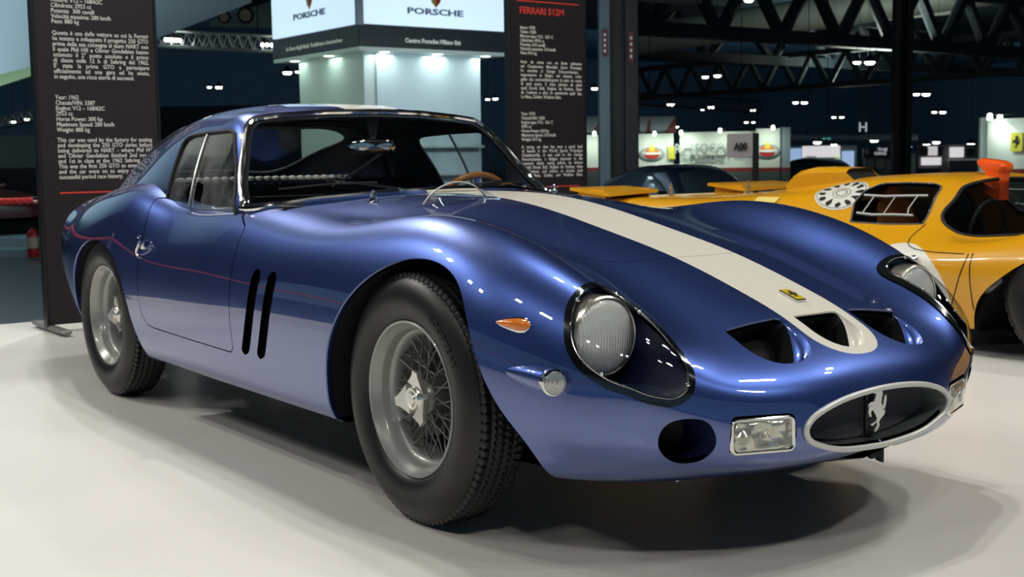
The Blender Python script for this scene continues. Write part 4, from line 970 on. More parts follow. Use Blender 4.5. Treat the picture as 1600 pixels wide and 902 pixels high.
for y0, y1, ys in ((-.97, -.50, -1), (.27, .97, 1)):
    wl = MB().loft([[(-3.56, y0, z), (-3.56, y1, z), (-3.24, y1*.995, z-.02), (-3.20, y0*.98, z-.035)] for z in (.748, .768)], 0, True, True, True)
    wl = wl.build('rear_winglet', YEL, ycar)
    for y in (y0+.05, y1-.05): MB().box((-3.40, y, .722), (.26, .012, .07)).build('winglet_support', YEL, wl)
MB().box((-3.42, -.725, .72), (.04, .36, .045)).build('rear_grille', mat('dark_mesh', (.03, .05, .06), 0, .5), ycar)
for y in (-.42, .30):
    MB().lathe([(.012, 0), (.012, .055), (.007, .06), (.007, .085), (.001, .087)], (-3.2, y, .70), (0, 0, 1), 14).build('tail_pin', mat('pin_brass', (.45, .38, .26), .8, .35), ycar)
# orange periscope scoop
ORG = mat('orange_scoop', (.95, .11, .006), 0, .32, .6)
sc = MB(); R = []
for z, x0, x1, w in ((.735, -1.145, -1.03, .042), (.815, -1.145, -1.03, .042), (.848, -1.145, -1.028, .043), (.866, -1.165, -1.02, .052), (.890, -1.185, -1.015, .056), (.908, -1.185, -1.025, .053), (.918, -1.170, -1.05, .040)):
    R.append([((x0+x1)/2+a-.01, b-.045, z-(.03 if z < .80 and a > 0 else 0)+(0.012*(-a/.1) if z > .86 else 0)) for a, b in rrect2(x1-x0, 2*w, .028, 5)])
sc.loft(R, 0, True, True, True); sc.build('air_scoop', ORG, ycar)
# cabin, wheels
ci = MB().box((-1.25, 0, .25), (1.2, 1.3, .04)); ci.box((-1.80, 0, .44), (.04, 1.2, .40)); ci.box((-.66, 0, .38), (.05, 1.24, .28)); ci.build('cabin_tub', mat('cabin_grey', (.16, .16, .155), 0, .6), ycar)
ORS = mat('seat_tan', (.55, .20, .03), 0, .7)
for ys in (-1, 1):
    R = [[(x, ys*.30+w*math.cos(t), z+.04*math.sin(t)) for t in np.linspace(0, 2*PI, 18, endpoint=False)] for x, z, w in ((-1.05, .30, .12), (-1.3, .30, .20), (-1.45, .40, .20), (-1.52, .56, .19), (-1.56, .68, .14), (-1.57, .74, .06))]
    MB().loft(R, 0, True, True, True).build('seat', ORS if ys < 0 else DARK, ycar)
MB().tube([(-.98+.02*math.sin(t), -.30+.15*math.cos(t), .56+.15*math.sin(t)) for t in np.linspace(0, 2*PI, 40, endpoint=False)], .012, closed=True, seg=8).build('steering_wheel', DARK, ycar)
GOLD = mat('gold_wheel', (.40, .24, .07), .8, .35)
ywh = MB(); ywh.lathe([(.205, .01), (.2095, 0), (.206, -.004), (.196, .004), (.186, .03), (.18, .10), (.075, .09), (.05, .05), (.001, .05)], (0, 0, 0), (0, 1, 0), 60); ywh = ywh.build('wheel', GOLD, ycar)
for k in range(5):
    a = 2*PI*k/5; MB().box((.125*math.sin(a), .075, .125*math.cos(a)), (.05, .03, .13), R=np.array([[math.cos(a), 0, math.sin(a)], [0, 1, 0], [-math.sin(a), 0, math.cos(a)]]), bev=.008).build('wheel_spoke', GOLD, ywh)
make_tyre('tyre', ywh, .325, .26, 144)
ywh.location = (-.20, -.875, .325)
for x, y, fl in ((-.20, .875, PI), (-2.58, -.875, 0), (-2.58, .875, PI)):
    w = ywh.copy(); link(w, ycar); w.location = (x, y, .325); w.rotation_euler = (0, 0, fl)
    for ch in ywh.children: link(ch.copy(), w)
for xx, A in ((-.20, ARY), (-2.58, ARB)):
    for ys in (-1, 1):
        pr = [(x, z) for x, z in A]; ln = MB(); rg = [[(xx+(x-xx)*k, ys*y, z*k) for x, z in pr] for k, y in ((1.0, .87), (1.0, .80), (.84, .60))]
        ln.loft(rg, 0, False); ln.add(rg[-1], [tuple(range(len(pr)))]); ln.build('wheel_arch_liner', BLACK, ycar)
c_ = yproj(-.92, .50, .004); MB().ellipsoid(yproj(-.945, .452, .006), (.024, .02, .024), 14, 8).build('fuel_cap', CHROME, ycar)
MB().loft([[(x, w, z), (x, -w, z)] for x, w, z in ((.9, .70, .13), (-.6, .84, .12), (-3.4, .8, .17))], 0, False).build('underbody', BLACK, ycar)

# ------------------------------------------------------------------ modern cars parked on the hall floor behind
GTB = [
 [(2.02,0,.42), (2.00,.35,.42), (1.93,.62,.41), (1.85,.74,.36), (1.83,.76,.28), (1.86,.70,.20)],
 [(1.85,0,.58), (1.83,.40,.59), (1.76,.70,.58), (1.70,.84,.48), (1.68,.86,.32), (1.70,.80,.18)],
 [(1.30,0,.72), (1.30,.42,.73), (1.30,.74,.76), (1.30,.90,.60), (1.30,.92,.38), (1.30,.86,.18)],
 [(.75,0,.80), (.75,.42,.81), (.75,.74,.83), (.75,.90,.64), (.75,.91,.40), (.75,.86,.18)],
 [(0,0,.86), (0,.42,.87), (0,.72,.86), (0,.88,.66), (0,.90,.42), (0,.86,.18)],
 [(-.8,0,.88), (-.8,.42,.88), (-.8,.74,.87), (-.8,.90,.68), (-.8,.92,.42), (-.8,.86,.18)],
 [(-1.4,0,.90), (-1.4,.42,.91), (-1.4,.76,.88), (-1.4,.93,.66), (-1.4,.94,.42), (-1.4,.86,.20)],
 [(-1.95,0,.86), (-1.95,.40,.85), (-1.95,.68,.80), (-1.95,.82,.62), (-1.95,.84,.44), (-1.95,.76,.26)],
 [(-2.2,0,.72), (-2.2,.38,.71), (-2.19,.60,.67), (-2.17,.72,.56), (-2.16,.74,.44), (-2.16,.68,.32)],
]
GTC = [
 [(.72,0,.74), (.66,.40,.74), (.50,.64,.74), (.40,.74,.72), (.36,.76,.66)],
 [(.45,0,.97), (.40,.38,.96), (.24,.58,.95), (.05,.69,.86), (.0,.755,.70)],
 [(-.02,0,1.235), (-.05,.36,1.225), (-.14,.52,1.19), (-.25,.64,1.02), (-.30,.75,.74)],
 [(-.50,0,1.29), (-.50,.35,1.28), (-.50,.53,1.235), (-.50,.65,1.05), (-.50,.755,.76)],
 [(-1.0,0,1.245), (-1.0,.33,1.235), (-1.0,.50,1.19), (-1.0,.62,1.03), (-1.0,.74,.78)],
 [(-1.55,0,1.08), (-1.55,.30,1.07), (-1.55,.45,1.03), (-1.55,.56,.94), (-1.55,.66,.78)],
 [(-2.05,0,.86), (-2.05,.28,.85), (-2.05,.40,.83), (-2.05,.48,.79), (-2.05,.54,.70)],
]
def modern_car(name, label, loc, rz, paint, cat='car', group=None):
    o = empty(name, loc, rz); tag(o, label, cat, group)
    G, N = spline_surface(full_net(GTB), 6, 6); b = Sheet.grid(G, N)
    if N[len(N)//2, N.shape[1]//2, 2] < 0: b = b.flip()
    for xx in (1.22, -1.30):
        for ys in (-1, 1):
            f = np.hypot(b.V[:, 0]-xx, b.V[:, 2]-.34)-.385; f[b.V[:, 1]*ys < .5] = 1; b = b.split(f)[0]
    b.with_lip(.02).obj('body_shell', paint, o)
    G, N = spline_surface(full_net(GTC), 8, 8); c = Sheet.grid(G, N)
    if N[len(N)//2, N.shape[1]//2, 2] < 0: c = c.flip()
    st = Stamp([(.3, y, z) for y, z in [(0,.80), (.50,.80), (.62,.82), (.55,1.02), (.47,1.17), (.34,1.205), (0,1.215), (-.34,1.205), (-.47,1.17), (-.55,1.02), (-.62,.82), (-.50,.80)]], (1, 0, 0), reach=2)
    f = st.field(c); f[c.V[:, 0] < -.30] = 1; c, ws_ = c.split(f)
    sw = Stamp([(x, -.65, z) for x, z in [(.28,.86), (-.10,1.10), (-.30,1.185), (-.75,1.19), (-1.15,1.10), (-1.45,.96), (-1.40,.90), (-.6,.86)]], (0, -1, 0), reach=1.2); sides = []
    for s_ in (sw, sw.mirror()):
        f = s_.field(c); c, w_ = c.split(f); sides.append(w_)
    c.obj('roof', paint, o)
    gl = mat('tinted_glass', (.045, .075, .10), .3, .06, 1.0, 0.0)
    ws_.obj('windscreen', gl, o)
    for w_ in sides: w_.obj('side_window', gl, o)
    wh = MB().lathe([(.001, .0), (.06, -.005), (.20, .012), (.235, -.004), (.245, .0), (.30, -.006), (.335, .02), (.34, .11), (.335, .20), (.20, .21)], (0, 0, 0), (0, 1, 0), 32)
    w0 = None
    for xx in (1.22, -1.30):
        for ys in (-1, 1):
            if w0 is None: w0 = wh.build('wheel', mat('car_wheel', (.03, .03, .032), .3, .4), o); w = w0
            else: w = w0.copy(); link(w, o)
            w.location = (xx, ys*.90, .34); w.rotation_euler = (0, 0, PI if ys > 0 else 0)
    for ys in (-1, 1):
        MB().ellipsoid((.18, ys*.93, .90), (.06, .10, .06), 14, 8).build('door_mirror', paint, o)
        MB().ellipsoid((1.72, ys*.66, .60), (.14, .12, .07), 14, 8).build('headlight', CHROME, o)
    MB().box((-.1, 0, .3), (3.6, 1.5, .2)).build('underbody', BLACK, o)
    return o
p = at(1098, 290, 17); modern_car('sports_coupe', 'dark blue modern coupe parked behind the yellow racing prototype', (p[0], p[1], HZ), 0, mat('midnight_paint', (.012, .022, .045), .4, .3, 1.0))
p = at(1300, 300, 33); modern_car('saloon_car', 'small dark plum car parked in front of the booth with the oval logos', (p[0], p[1], HZ), 0, mat('plum_paint', (.03, .008, .016), .3, .3, 1.0))
p = at(-75, 330, 22); modern_car('red_sports_car', 'dark red car cut off by the left edge behind the rope', (p[0], p[1], HZ+.12), math.radians(20), mat('dark_red_paint', (.10, .006, .008), .2, .3, 1.0))

# ------------------------------------------------------------------ white show stand with illuminated sign boxes
WALL = mat('stand_white', (.55, .62, .60), 0, .55); FASC = mat('fascia_grey', (.022, .028, .034), 0, .45)
LB = mat('lightbox_face', (.6, .7, .8), 0, .4, emit=(.60, .78, 1.0), emit_s=.78); SIGNTX = mat('sign_grey', (.20, .24, .32), 0, .5)
px0 = at(560, 37, 16); X0, Y0 = px0[0], px0[1]
yR = on(792, 54, 0, X0)[1]; xL = on(425, 64, 1, Y0)[0]
zb = px0[2]; zf = on(560, 72, 0, X0)[2]; ztop = zb+1.35
st = empty('show_stand', ((X0+xL)/2, (Y0+yR)/2, HZ)); tag(st, 'white show stand with a dark fascia under two glowing sign boxes', 'exhibition stand')
def SP(mb, nm, m, sm=False): return reparent(mb.build(nm, m, None, sm), st)
ins = .22
SP(MB().box(((X0+xL)/2-.0, (Y0+yR)/2, (zb+zf)/2), (X0-xL, yR-Y0, zb-zf), bev=.01), 'fascia', FASC)
SP(MB().box(((X0+xL)/2, (Y0+yR)/2, zf-.02), (X0-xL-.02, yR-Y0-.02, .06)), 'soffit', mat('soffit_white', (.6, .66, .64), 0, .5))
core_y0 = Y0+.20; core_y1 = on(751, 92, 0, X0-.2)[1]; core_x1 = X0-.25; core_x0 = on(467, 100, 1, Y0+.2)[0]
SP(MB().box(((core_x0+core_x1)/2, (core_y0+core_y1)/2, (HZ+zf)/2), (core_x1-core_x0, core_y1-core_y0, zf-HZ-.05), bev=.005), 'stand_wall', WALL)
SP(MB().box((core_x1+.02, (core_y0+.16+core_y1)/2, (HZ+zf)/2), (.05, core_y1-core_y0-.18, zf-HZ-.05)), 'wall_panel', mat('panel_pale_blue', (.58, .68, .72), 0, .5))
for z_ in (.35, .75, 1.12): SP(MB().box((core_x1+.10, core_y1-.62, z_), (.22, 1.1, .03)), 'wall_shelf', WALL)
SP(MB().box((X0-.03, (Y0+yR)/2+.04, (zb+ztop)/2+.01), (.06, yR-Y0-.10, ztop-zb)), 'sign_box', LB)
SP(MB().box(((X0+xL)/2-.04, Y0+.03, (zb+ztop)/2+.01), (X0-xL-.12, .06, ztop-zb)), 'sign_box', LB)
SP(MB().box(((X0+xL)/2, (Y0+yR)/2, (zb+ztop)/2), (X0-xL-.2, yR-Y0-.2, ztop-zb-.05)), 'sign_core', FASC)
SP(MB().box((X0-.035, Y0+.035, (zb+ztop)/2), (.08, .08, ztop-zb+.02)), 'sign_post', mat('post_grey', (.3, .33, .36), .5, .4))
a = on(636, 22, 0, X0); b = on(724, 24, 0, X0)
wl = .012
def wide_text(nm, txt, O, U, w, h, m, par):
    q = text_mesh(nm, [(txt, 0, 0, 0)], m, None, O, U, (0, 0, 1), h*1.4, thick=.003, bold=.004)
    V = np.array([v.co for v in q.data.vertices]); Uv = np.array(U, float); t = (V-np.array(O))@Uv; k = w/max(t.max(), 1e-6)
    for v, tt in zip(q.data.vertices, t): v.co = Vector(np.array(v.co)+Uv*tt*(k-1))
    return reparent(q, par)
wide_text('sign_lettering', 'PORSCHE', on(636, 20.5, 0, X0+.004), (0, 1, 0), b[1]-a[1], .078, SIGNTX, st)
a = on(458, 32, 1, Y0-.004); b = on(508, 22, 1, Y0-.004); wide_text('sign_lettering', 'PORSCHE', on(458, 32, 1, Y0-.004), (1, 0, 0), b[0]-a[0], .078, SIGNTX, st)
wide_text('fascia_lettering', 'Centro Porsche Milano Est', on(633, 66, 0, X0+.004), (0, 1, 0), on(720, 69, 0, X0)[1]-on(633, 66, 0, X0)[1], .055, TXT, st)
wide_text('fascia_lettering', 'La forza degli ideali. Tradizione e innovazione', on(447, 80, 1, Y0-.004), (1, 0, 0), on(535, 62, 1, Y0)[0]-on(447, 80, 1, Y0)[0], .05, TXT, st)
SHD = [(-.5, .6), (-.3, .52), (0, .6), (.3, .52), (.5, .6), (.46, .1), (.3, -.3), (0, -.62), (-.3, -.3), (-.46, .1)]
def shield(O, U, s, par):
    O = np.asarray(O, float); U = np.asarray(U, float); Vv = np.array([0, 0, 1.]); N = np.cross(U, Vv); dy = np.linalg.norm(N)
    g = reparent(MB().prism([(x*s, y*s) for x, y in SHD], O, U, Vv, .01).build('crest', mat('crest_gold', (.50, .36, .10), .4, .4), None, False), par)
    k = MB(); k.prism([(-.40*s, .42*s), (0, .46*s), (0, 0), (-.42*s, .08*s)], O, U, Vv, .016); k.prism([(0, 0), (.42*s, .08*s), (.26*s, -.26*s), (0, -.5*s)], O, U, Vv, .016)
    k = k.build('crest_quarters', mat('crest_red', (.35, .02, .02), 0, .4), None, False); k.parent = g
shield(on(681, 1, 0, X0+.006)+np.array([0, 0, .03]), (0, 1, 0), .20, st); shield(on(483, 2, 1, Y0-.006)+np.array([0, 0, .02]), (1, 0, 0), .20, st)
dlm = mat('downlight_glow', (.9, .95, .9), 0, .4, emit=(.85, 1.0, .92), emit_s=4)
for px, py, ax in ((602, 76, 0), (685, 82, 0), (760, 88, 0)):
    q = on(px, py, 0, X0-.10); yy = q[1]
    SP(MB().lathe([(.001, -.004), (.055, -.004), (.07, 0), (.07, .02)], (X0-.12, yy, zf-.052), (0, 0, 1), 20), 'downlight', dlm)
    area('stand_downlight', (X0-.06, yy, zf-.08), (X0-.10, yy, 0), (.35, .35), 2.6, (.80, 1.0, .98))
for xx in (xL+.5, X0-1.0):
    SP(MB().lathe([(.001, -.004), (.055, -.004), (.07, 0), (.07, .02)], (xx, Y0+.10, zf-.052), (0, 0, 1), 20), 'downlight', dlm)
    area('stand_downlight', (xx, Y0+.10, zf-.08), (xx, Y0+.15, 0), (.35, .35), 1.6, (.72, 1.0, .80))

area('stand_fill_light', (X0+2.2, (Y0+yR)/2, 1.9), (core_x1, (core_y0+core_y1)/2, 1.4), (2.0, .3), 22, (.74, .95, 1.0))  # added fill light with no fixture, evens out the pale wall panel
area('stand_fill_light', ((X0+xL)/2-.2, Y0-2.0, 1.9), ((core_x0+core_x1)/2, core_y0, 1.4), (2.0, .3), 12, (.70, 1.0, .76))  # second added fill, for the stand's left wall
# ------------------------------------------------------------------ hall columns
def column(name, label, d, pxa, pxb, m1, m2, ztop_=14, flange=True):
    a, b = at(pxa, 250, d), at(pxb, 250, d); c = (a+b)/2; w = np.linalg.norm((b-a)[:2]); u = (b-a)[:2]/w
    o = empty(name, (c[0], c[1], HZ)); tag(o, label, 'column', 'hall columns'); Rm = np.array([[u[0], -u[1], 0], [u[1], u[0], 0], [0, 0, 1.]]); n = np.array([-u[1], u[0], 0]); U = np.array([u[0], u[1], 0])
    C0 = np.array([c[0], c[1], (HZ+ztop_)/2])
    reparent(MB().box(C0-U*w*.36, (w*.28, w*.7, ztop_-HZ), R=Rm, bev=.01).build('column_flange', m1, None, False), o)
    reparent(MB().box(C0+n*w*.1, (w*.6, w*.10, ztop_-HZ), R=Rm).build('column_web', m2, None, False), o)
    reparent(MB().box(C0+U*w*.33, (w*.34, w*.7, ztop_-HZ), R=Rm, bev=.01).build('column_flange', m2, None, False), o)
    return o, C0, U, n, w
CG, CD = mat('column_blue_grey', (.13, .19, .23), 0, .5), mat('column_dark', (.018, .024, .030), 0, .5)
o, C0, U, n, w = column('hall_column', 'broad grey steel column with small red signs right of the second banner', 18, 936, 996, CG, CD)
for px, py0, py1 in ((945, 46, 88), (986, 50, 98)):
    q = (at(px, py0, 17.6)+at(px, py1, 17.6))/2; h = abs(at(px, py0, 17.6)[2]-at(px, py1, 17.6)[2]); Rm = np.array([[U[0], -U[1], 0], [U[1], U[0], 0], [0, 0, 1.]])
    s_ = reparent(MB().box(q, (.075, .012, h), R=Rm).build('column_sign', mat('sign_maroon', (.16, .03, .05), 0, .5), None, False), o)
    for k in range(4): reparent(MB().box(q+np.array([0, 0, h*(.3-.2*k)])-n*.01, (.03, .006, h*.10), R=Rm).build('sign_mark', TXT, None, False), s_)
column('hall_column', 'slim dark brown column far behind the yellow car', 36, 1393, 1421, mat('column_brown', (.05, .042, .040), 0, .6), mat('column_brown_dark', (.022, .018, .018), 0, .6), 9)

# ------------------------------------------------------------------ classic car booth: white panels with oval logos
BW = mat('booth_white', (.60, .64, .58), 0, .6); BR = mat('booth_red_band', (.20, .02, .018), 0, .5); BG = mat('booth_base_grey', (.06, .075, .075), 0, .6)
def booth_panel(name, label, pxa, pxb, pyt, d, pyband=(268, 262), zb_=HZ, th=.08, m=BW, cat='booth wall', group=None, dd=0.0):
    a, b = at(pxa, 250, d), at(pxb, 250, d-dd); zt = at((pxa+pxb)/2, pyt, d-dd/2)[2]; c = (a+b)/2
    o = empty(name, (c[0], c[1], zb_)); tag(o, label, cat, group or ('booth walls' if cat == 'booth wall' else None))
    reparent(quad_box(MB(), a, b, zb_, zt, th).build('panel', m, None, False), o)
    if pyband:
        z0, z1 = at((pxa+pxb)/2, pyband[0], d)[2], at((pxa+pxb)/2, pyband[1], d)[2]
        reparent(quad_box(MB(), a, b, z0, z1, th+.02).build('red_band', BR, None, False), o)
        reparent(quad_box(MB(), a, b, zb_, z0, th+.02).build('base_band', BG, None, False), o)
    U = (b-a)/np.linalg.norm((b-a)[:2]); U[2] = 0; return o, a, b, U, zt
def facing(U): return np.array([U[1], -U[0], 0])                    # towards the camera
def oval_logo(O, U, s, par):
    N = facing(U); lay = 0
    def ell(k, sx, sy, m, nm, cy=0, lo=0, hi=2*PI):
        pts = [(s*sx*math.cos(t), s*(cy+sy*math.sin(t))) for t in np.linspace(lo, hi, 36)][:-1 if hi-lo > 6 else None]
        return reparent(MB().prism(pts, O+N*(.05+.006*k), U, (0, 0, 1), .004).build(nm, m, None, False), par)
    ell(0, 1.0, .52, mat('logo_grey', (.22, .27, .30), 0, .4), 'logo_oval'); ell(1, .84, .40, mat('logo_silver', (.5, .5, .48), 0, .4), 'logo_ring')
    ell(2, .62, .36, mat('logo_red', (.42, .03, .02), 0, .4), 'logo_red_half', -.08, PI, 2*PI); ell(2, .60, .34, mat('logo_orange', (.62, .18, .03), 0, .4), 'logo_orange_half', .10, 0, PI)
    ell(3, .22, .50, mat('logo_yellow', (.66, .50, .05), 0, .4), 'logo_flame', .18, 0, PI); ell(4, .74, .10, mat('logo_white', (.7, .7, .66), 0, .4), 'logo_band')
def booth_light(px, py, d, U, par, power, color=(.86, 1.0, .86)):
    N = facing(U); q = at(px, py, d)+N*.55
    l = MB().lathe([(.001, .0), (.03, .0), (.038, .02), (.03, .08), (.015, .09)], q, (0, 0, 1), 14); reparent(MB().rod(q+[0, 0, .08], at(px, py, d)+np.array([0, 0, .08]), .01).build('spot_arm', BG, None, True), par); reparent(l.build('spot_fitting', mat('spot_glow', (.9, .95, .9), 0, .4, emit=(.9, 1.0, .9), emit_s=5), None, False), par)
    area('booth_spot', tuple(q-np.array([0, 0, .03])), tuple(at(px, py, d)+np.array([0, 0, -1.2])), (.12, .12), power, color)
DB = 26
o, a, b, U, zt = booth_panel('booth_wall', 'long white booth wall lettered with two lines of grey capitals', 1063, 1182, 206, DB, dd=.6)
wide_text('wall_lettering', 'ROSSOCORSA', on(1056, 240, 0, a[0])*0+at(1055, 240, DB-.1)+facing(U)*.05, U, np.linalg.norm(at(1165, 240, DB-.6)-at(1055, 240, DB-.1)), .20, mat('wall_letter_grey', (.26, .29, .27), 0, .5), o)
wide_text('wall_lettering', 'CLASSICHE', at(1077, 253, DB-.1)+facing(U)*.05, U, np.linalg.norm(at(1132, 253, DB-.4)-at(1077, 253, DB-.1)), .12, mat('wall_letter_grey', (.26, .29, .27), 0, .5), o)
reparent(quad_box(MB(), at(1063, 243, DB-.1)+facing(U)*.05, at(1170, 243, DB-.5)+facing(U)*.05, at(1110, 242.5, DB-.3)[2]-.008, at(1110, 242.5, DB-.3)[2]+.008, .01).build('wall_rule', mat('wall_letter_grey', (.26, .29, .27), 0, .5), None, False), o)
booth_light(1075, 211, DB, U, o, 4.5); booth_light(1135, 208, DB-.4, U, o, 4.5)
o, a, b, U, zt = booth_panel('booth_wall', 'white booth panel with an oval logo right of the sign A00', 1181, 1218, 201, DB-.7); oval_logo(at(1198, 236, DB-.75), U, .25, o); booth_light(1199, 204, DB-.7, U, o, 4.5)
o, a, b, U, zt = booth_panel('booth_side_wall', 'plain grey-blue end panel of the booth beside the oval logo', 1218, 1234, 199, DB-.6, m=mat('booth_shade', (.28, .34, .38), 0, .6))
o, a, b, U, zt = booth_panel('booth_wall', 'white booth panel with an oval logo beside the broad column', 997, 1052, 209, DB); oval_logo(at(1018, 240, DB-.05), U, .25, o); booth_light(1018, 213, DB, U, o, 4.5)
reparent(quad_box(MB(), at(1044, 240, DB-.1), at(1055, 240, DB-.1), at(1050, 249, DB)[2], at(1050, 229, DB)[2], .03).build('yellow_notice', mat('notice_yellow', (.50, .46, .06), 0, .5), None, False), o)
o, a, b, U, zt = booth_panel('booth_wall', 'bright white booth panel seen between the second banner and the broad column', 905, 937, 211, DB); booth_light(926, 213, DB, U, o, 4.5)
for pxs, lab in (((998, 1014), 'small white and red pitched canopy just right of the broad column'), ((1014, 1054), 'larger white and red pitched canopy above the booth with the yellow notice'), ((912, 938), 'white and red pitched canopy left of the broad column')):
    a, b = at(pxs[0], 208, DB+.6), at(pxs[1], 208, DB+.6); U = b-a; w = np.linalg.norm(U[:2]); U = np.array([U[0], U[1], 0])/w; z1 = at(pxs[0], 183, DB+.6)[2]-a[2]
    c = empty('pitched_canopy', tuple(a)); tag(c, lab, 'canopy', 'pitched canopies over the booths')
    reparent(MB().prism([(0, 0), (0, z1), (w, z1), (w*.55, 0)], a, U, (0, 0, 1), .5).build('canopy_cloth', mat('canopy_grey', (.36, .40, .44), 0, .6), None, False), c)
    reparent(MB().prism([(w*.55, 0), (w, z1), (w, 0)], a+facing(U)*.02, U, (0, 0, 1), .5).build('canopy_gable', BR, None, False), c)
# sign A00 on a black pole
p0, p1 = at(1135, 208, 13), at(1178, 245, 13); U = np.array([_R[0], _R[1], 0]); U /= np.linalg.norm(U)
sg = empty('stand_number_sign', tuple(at(1181, 300, 13)*np.array([1, 1, 0])+np.array([0, 0, HZ]))); tag(sg, 'pale square stand number sign A00 on a black pole', 'sign')
cc = (at(1136, 209, 13)+at(1175, 246, 13))/2; Rm = np.array([[U[0], -U[1], 0], [U[1], U[0], 0], [0, 0, 1.]])
reparent(MB().box(cc, (abs((at(1175, 246, 13)-at(1136, 246, 13))@U), .02, abs(at(1150, 209, 13)[2]-at(1150, 246, 13)[2])), R=Rm, bev=.004).build('sign_board', mat('sign_pale', (.46, .42, .42), 0, .5), None, False), sg)
wide_text('sign_number', 'A00', at(1147, 234.5, 12.98)+facing(U)*.012, U, abs((at(1167, 240, 13)-at(1147, 240, 13))@U), .075, BLACK, sg)
pz = at(1181, 208, 13); reparent(MB().box((pz[0], pz[1], (HZ+pz[2])/2), (.06, .04, pz[2]-HZ), R=Rm, bev=.005).build('sign_pole', BLACK, None, False), sg)
# stand wall with a yellow horse shield at the right
DR = 17
o, a, b, U, zt = booth_panel('booth_wall', 'white stand wall with a yellow horse shield at the right edge', 1545, 1680, 184, DR, (272, 263), dd=1.2); 
q = (at(1585, 208, DR-.5)+at(1601, 236, DR-.5))/2+facing(U)*.05
s_ = reparent(MB().prism(rrect2(.185, .245, .02), q, U, (0, 0, 1), .02).build('shield', mat('shield_yellow', (.62, .56, .06), 0, .4), None, False), o)
for nm, H in (('shield_horse', HORSE), ('shield_horse_tail', HTAIL)): reparent(MB().prism([(x*1.9, y*1.9) for x, y in horse_pts(H)], q+facing(U)*.012, U, (0, 0, 1), .006).build(nm, BLACK, None, False), s_)
booth_light(1593, 188, DR-.4, U, o, 2.5, (.80, 1.0, .92))
o, a, b, U, zt = booth_panel('booth_side_wall', 'narrow lit end panel left of the wall with the yellow shield', 1530, 1546, 184, DR+.2, None, m=mat('booth_pale', (.55, .66, .62), 0, .5)); booth_light(1538, 190, DR+.2, U, o, 3)
# television on a stand
a, b = at(1482, 252, 19), at(1527, 252, 19); U = (b-a)/np.linalg.norm(b-a)
tv = empty('television', tuple(((a+b)/2)*np.array([1, 1, 0])+np.array([0, 0, HZ]))); tag(tv, 'black television screen with a white top rail behind the yellow car', 'television')
reparent(quad_box(MB(), a, b, at(1505, 278, 19)[2], at(1505, 251, 19)[2], .06).build('screen', mat('screen_black', (.008, .009, .011), 0, .15), None, False), tv)
reparent(quad_box(MB(), at(1478, 250, 19), at(1528, 250, 19), at(1505, 251, 19)[2], at(1505, 248, 19)[2], .08).build('top_rail', BW, None, False), tv)
reparent(quad_box(MB(), at(1501, 250, 19.1), at(1509, 250, 19.1), HZ, at(1505, 251, 19)[2], .04).build('stand_leg', BLACK, None, False), tv)
# far bright booths
DF = 40
GLOWB = mat('far_glow_blue', (.3, .4, .6), 0, .5, emit=(.45, .66, 1.0), emit_s=.55); GLOWW = mat('far_glow_white', (.6, .6, .6), 0, .5, emit=(.95, .92, .95), emit_s=.62); DKS = mat('far_dark_screen', (.012, .018, .03), 0, .4); FGR = mat('far_grey', (.16, .19, .19), 0, .6)
def far_panel(name, label, cat, x0, x1, y0, y1, d, m, extra=()):
    c = (at(x0, y1, d)+at(x1, y1, d))/2; o = empty(name, (c[0], c[1], HZ)); tag(o, label, cat, 'far booths')
    reparent(quad_box(MB(), at(x0, 250, d), at(x1, 250, d), at((x0+x1)/2, y1, d)[2], at((x0+x1)/2, y0, d)[2], .1).build('panel', m, None, False), o)
    for nm, ex0, ex1, ey0, ey1, em in extra:
        reparent(quad_box(MB(), at(ex0, 250, d-.15), at(ex1, 250, d-.15), at((ex0+ex1)/2, ey1, d)[2], at((ex0+ex1)/2, ey0, d)[2], .08).build(nm, em, None, False), o)
    return o
far_panel('far_booth', 'far booth glowing blue at both ends with dark screens between', 'booth', 1232, 1338, 228, 300, DF, FGR, (('lit_end', 1233, 1252, 232, 290, GLOWB), ('header', 1254, 1312, 228, 246, GLOWW), ('screen', 1258, 1275, 244, 290, DKS), ('screen', 1276, 1296, 250, 290, DKS), ('lit_end', 1316, 1334, 236, 290, GLOWB), ('lit_poster', 1305, 1313, 242, 290, mat('far_glow_green', (.3, .4, .2), 0, .5, emit=(.6, .85, .45), emit_s=.4))))
fo = far_panel('far_booth', 'far booth with a black header carrying white text and diamond signs', 'booth', 1350, 1404, 246, 300, DF-2, mat('far_glass_grey', (.10, .13, .13), 0, .3), (('header', 1348, 1404, 231, 245, DKS),))
for dx in (1354, 1397):
    reparent(MB().prism([(0, .11), (.09, 0), (0, -.11), (-.09, 0)], at(dx, 237, DF-2.3), U, (0, 0, 1), .03).build('diamond_sign', mat('far_diamond', (.40, .40, .34), 0, .5), None, False), fo)
wide_text('header_text', 'THE', at(1371, 236, DF-2.3), U, .30, .09, mat('far_text', (.7, .72, .75), 0, .5, emit=(.8, .85, .9), emit_s=.35), fo); wide_text('header_text', 'GARAGE', at(1366, 242, DF-2.3), U, .36, .09, mat('far_text', (.7, .72, .75), 0, .5), fo)
for x0, y0, w_, h_ in ((1352, 250, 12, 14), (1368, 248, 14, 16), (1386, 250, 14, 18)):
    reparent(MB().prism(circle2(.13, 16, ry=.16), at(x0+w_/2, y0+h_/2, DF-2.3), U, (0, 0, 1), .03).build('window_print', mat('far_print', (.22, .26, .24), 0, .5), None, False), fo)
far_panel('far_booth', 'far pale booth strip between the black header and the brown posters', 'booth', 1406, 1430, 240, 300, DF-1, mat('far_pale', (.30, .33, .30), 0, .6))
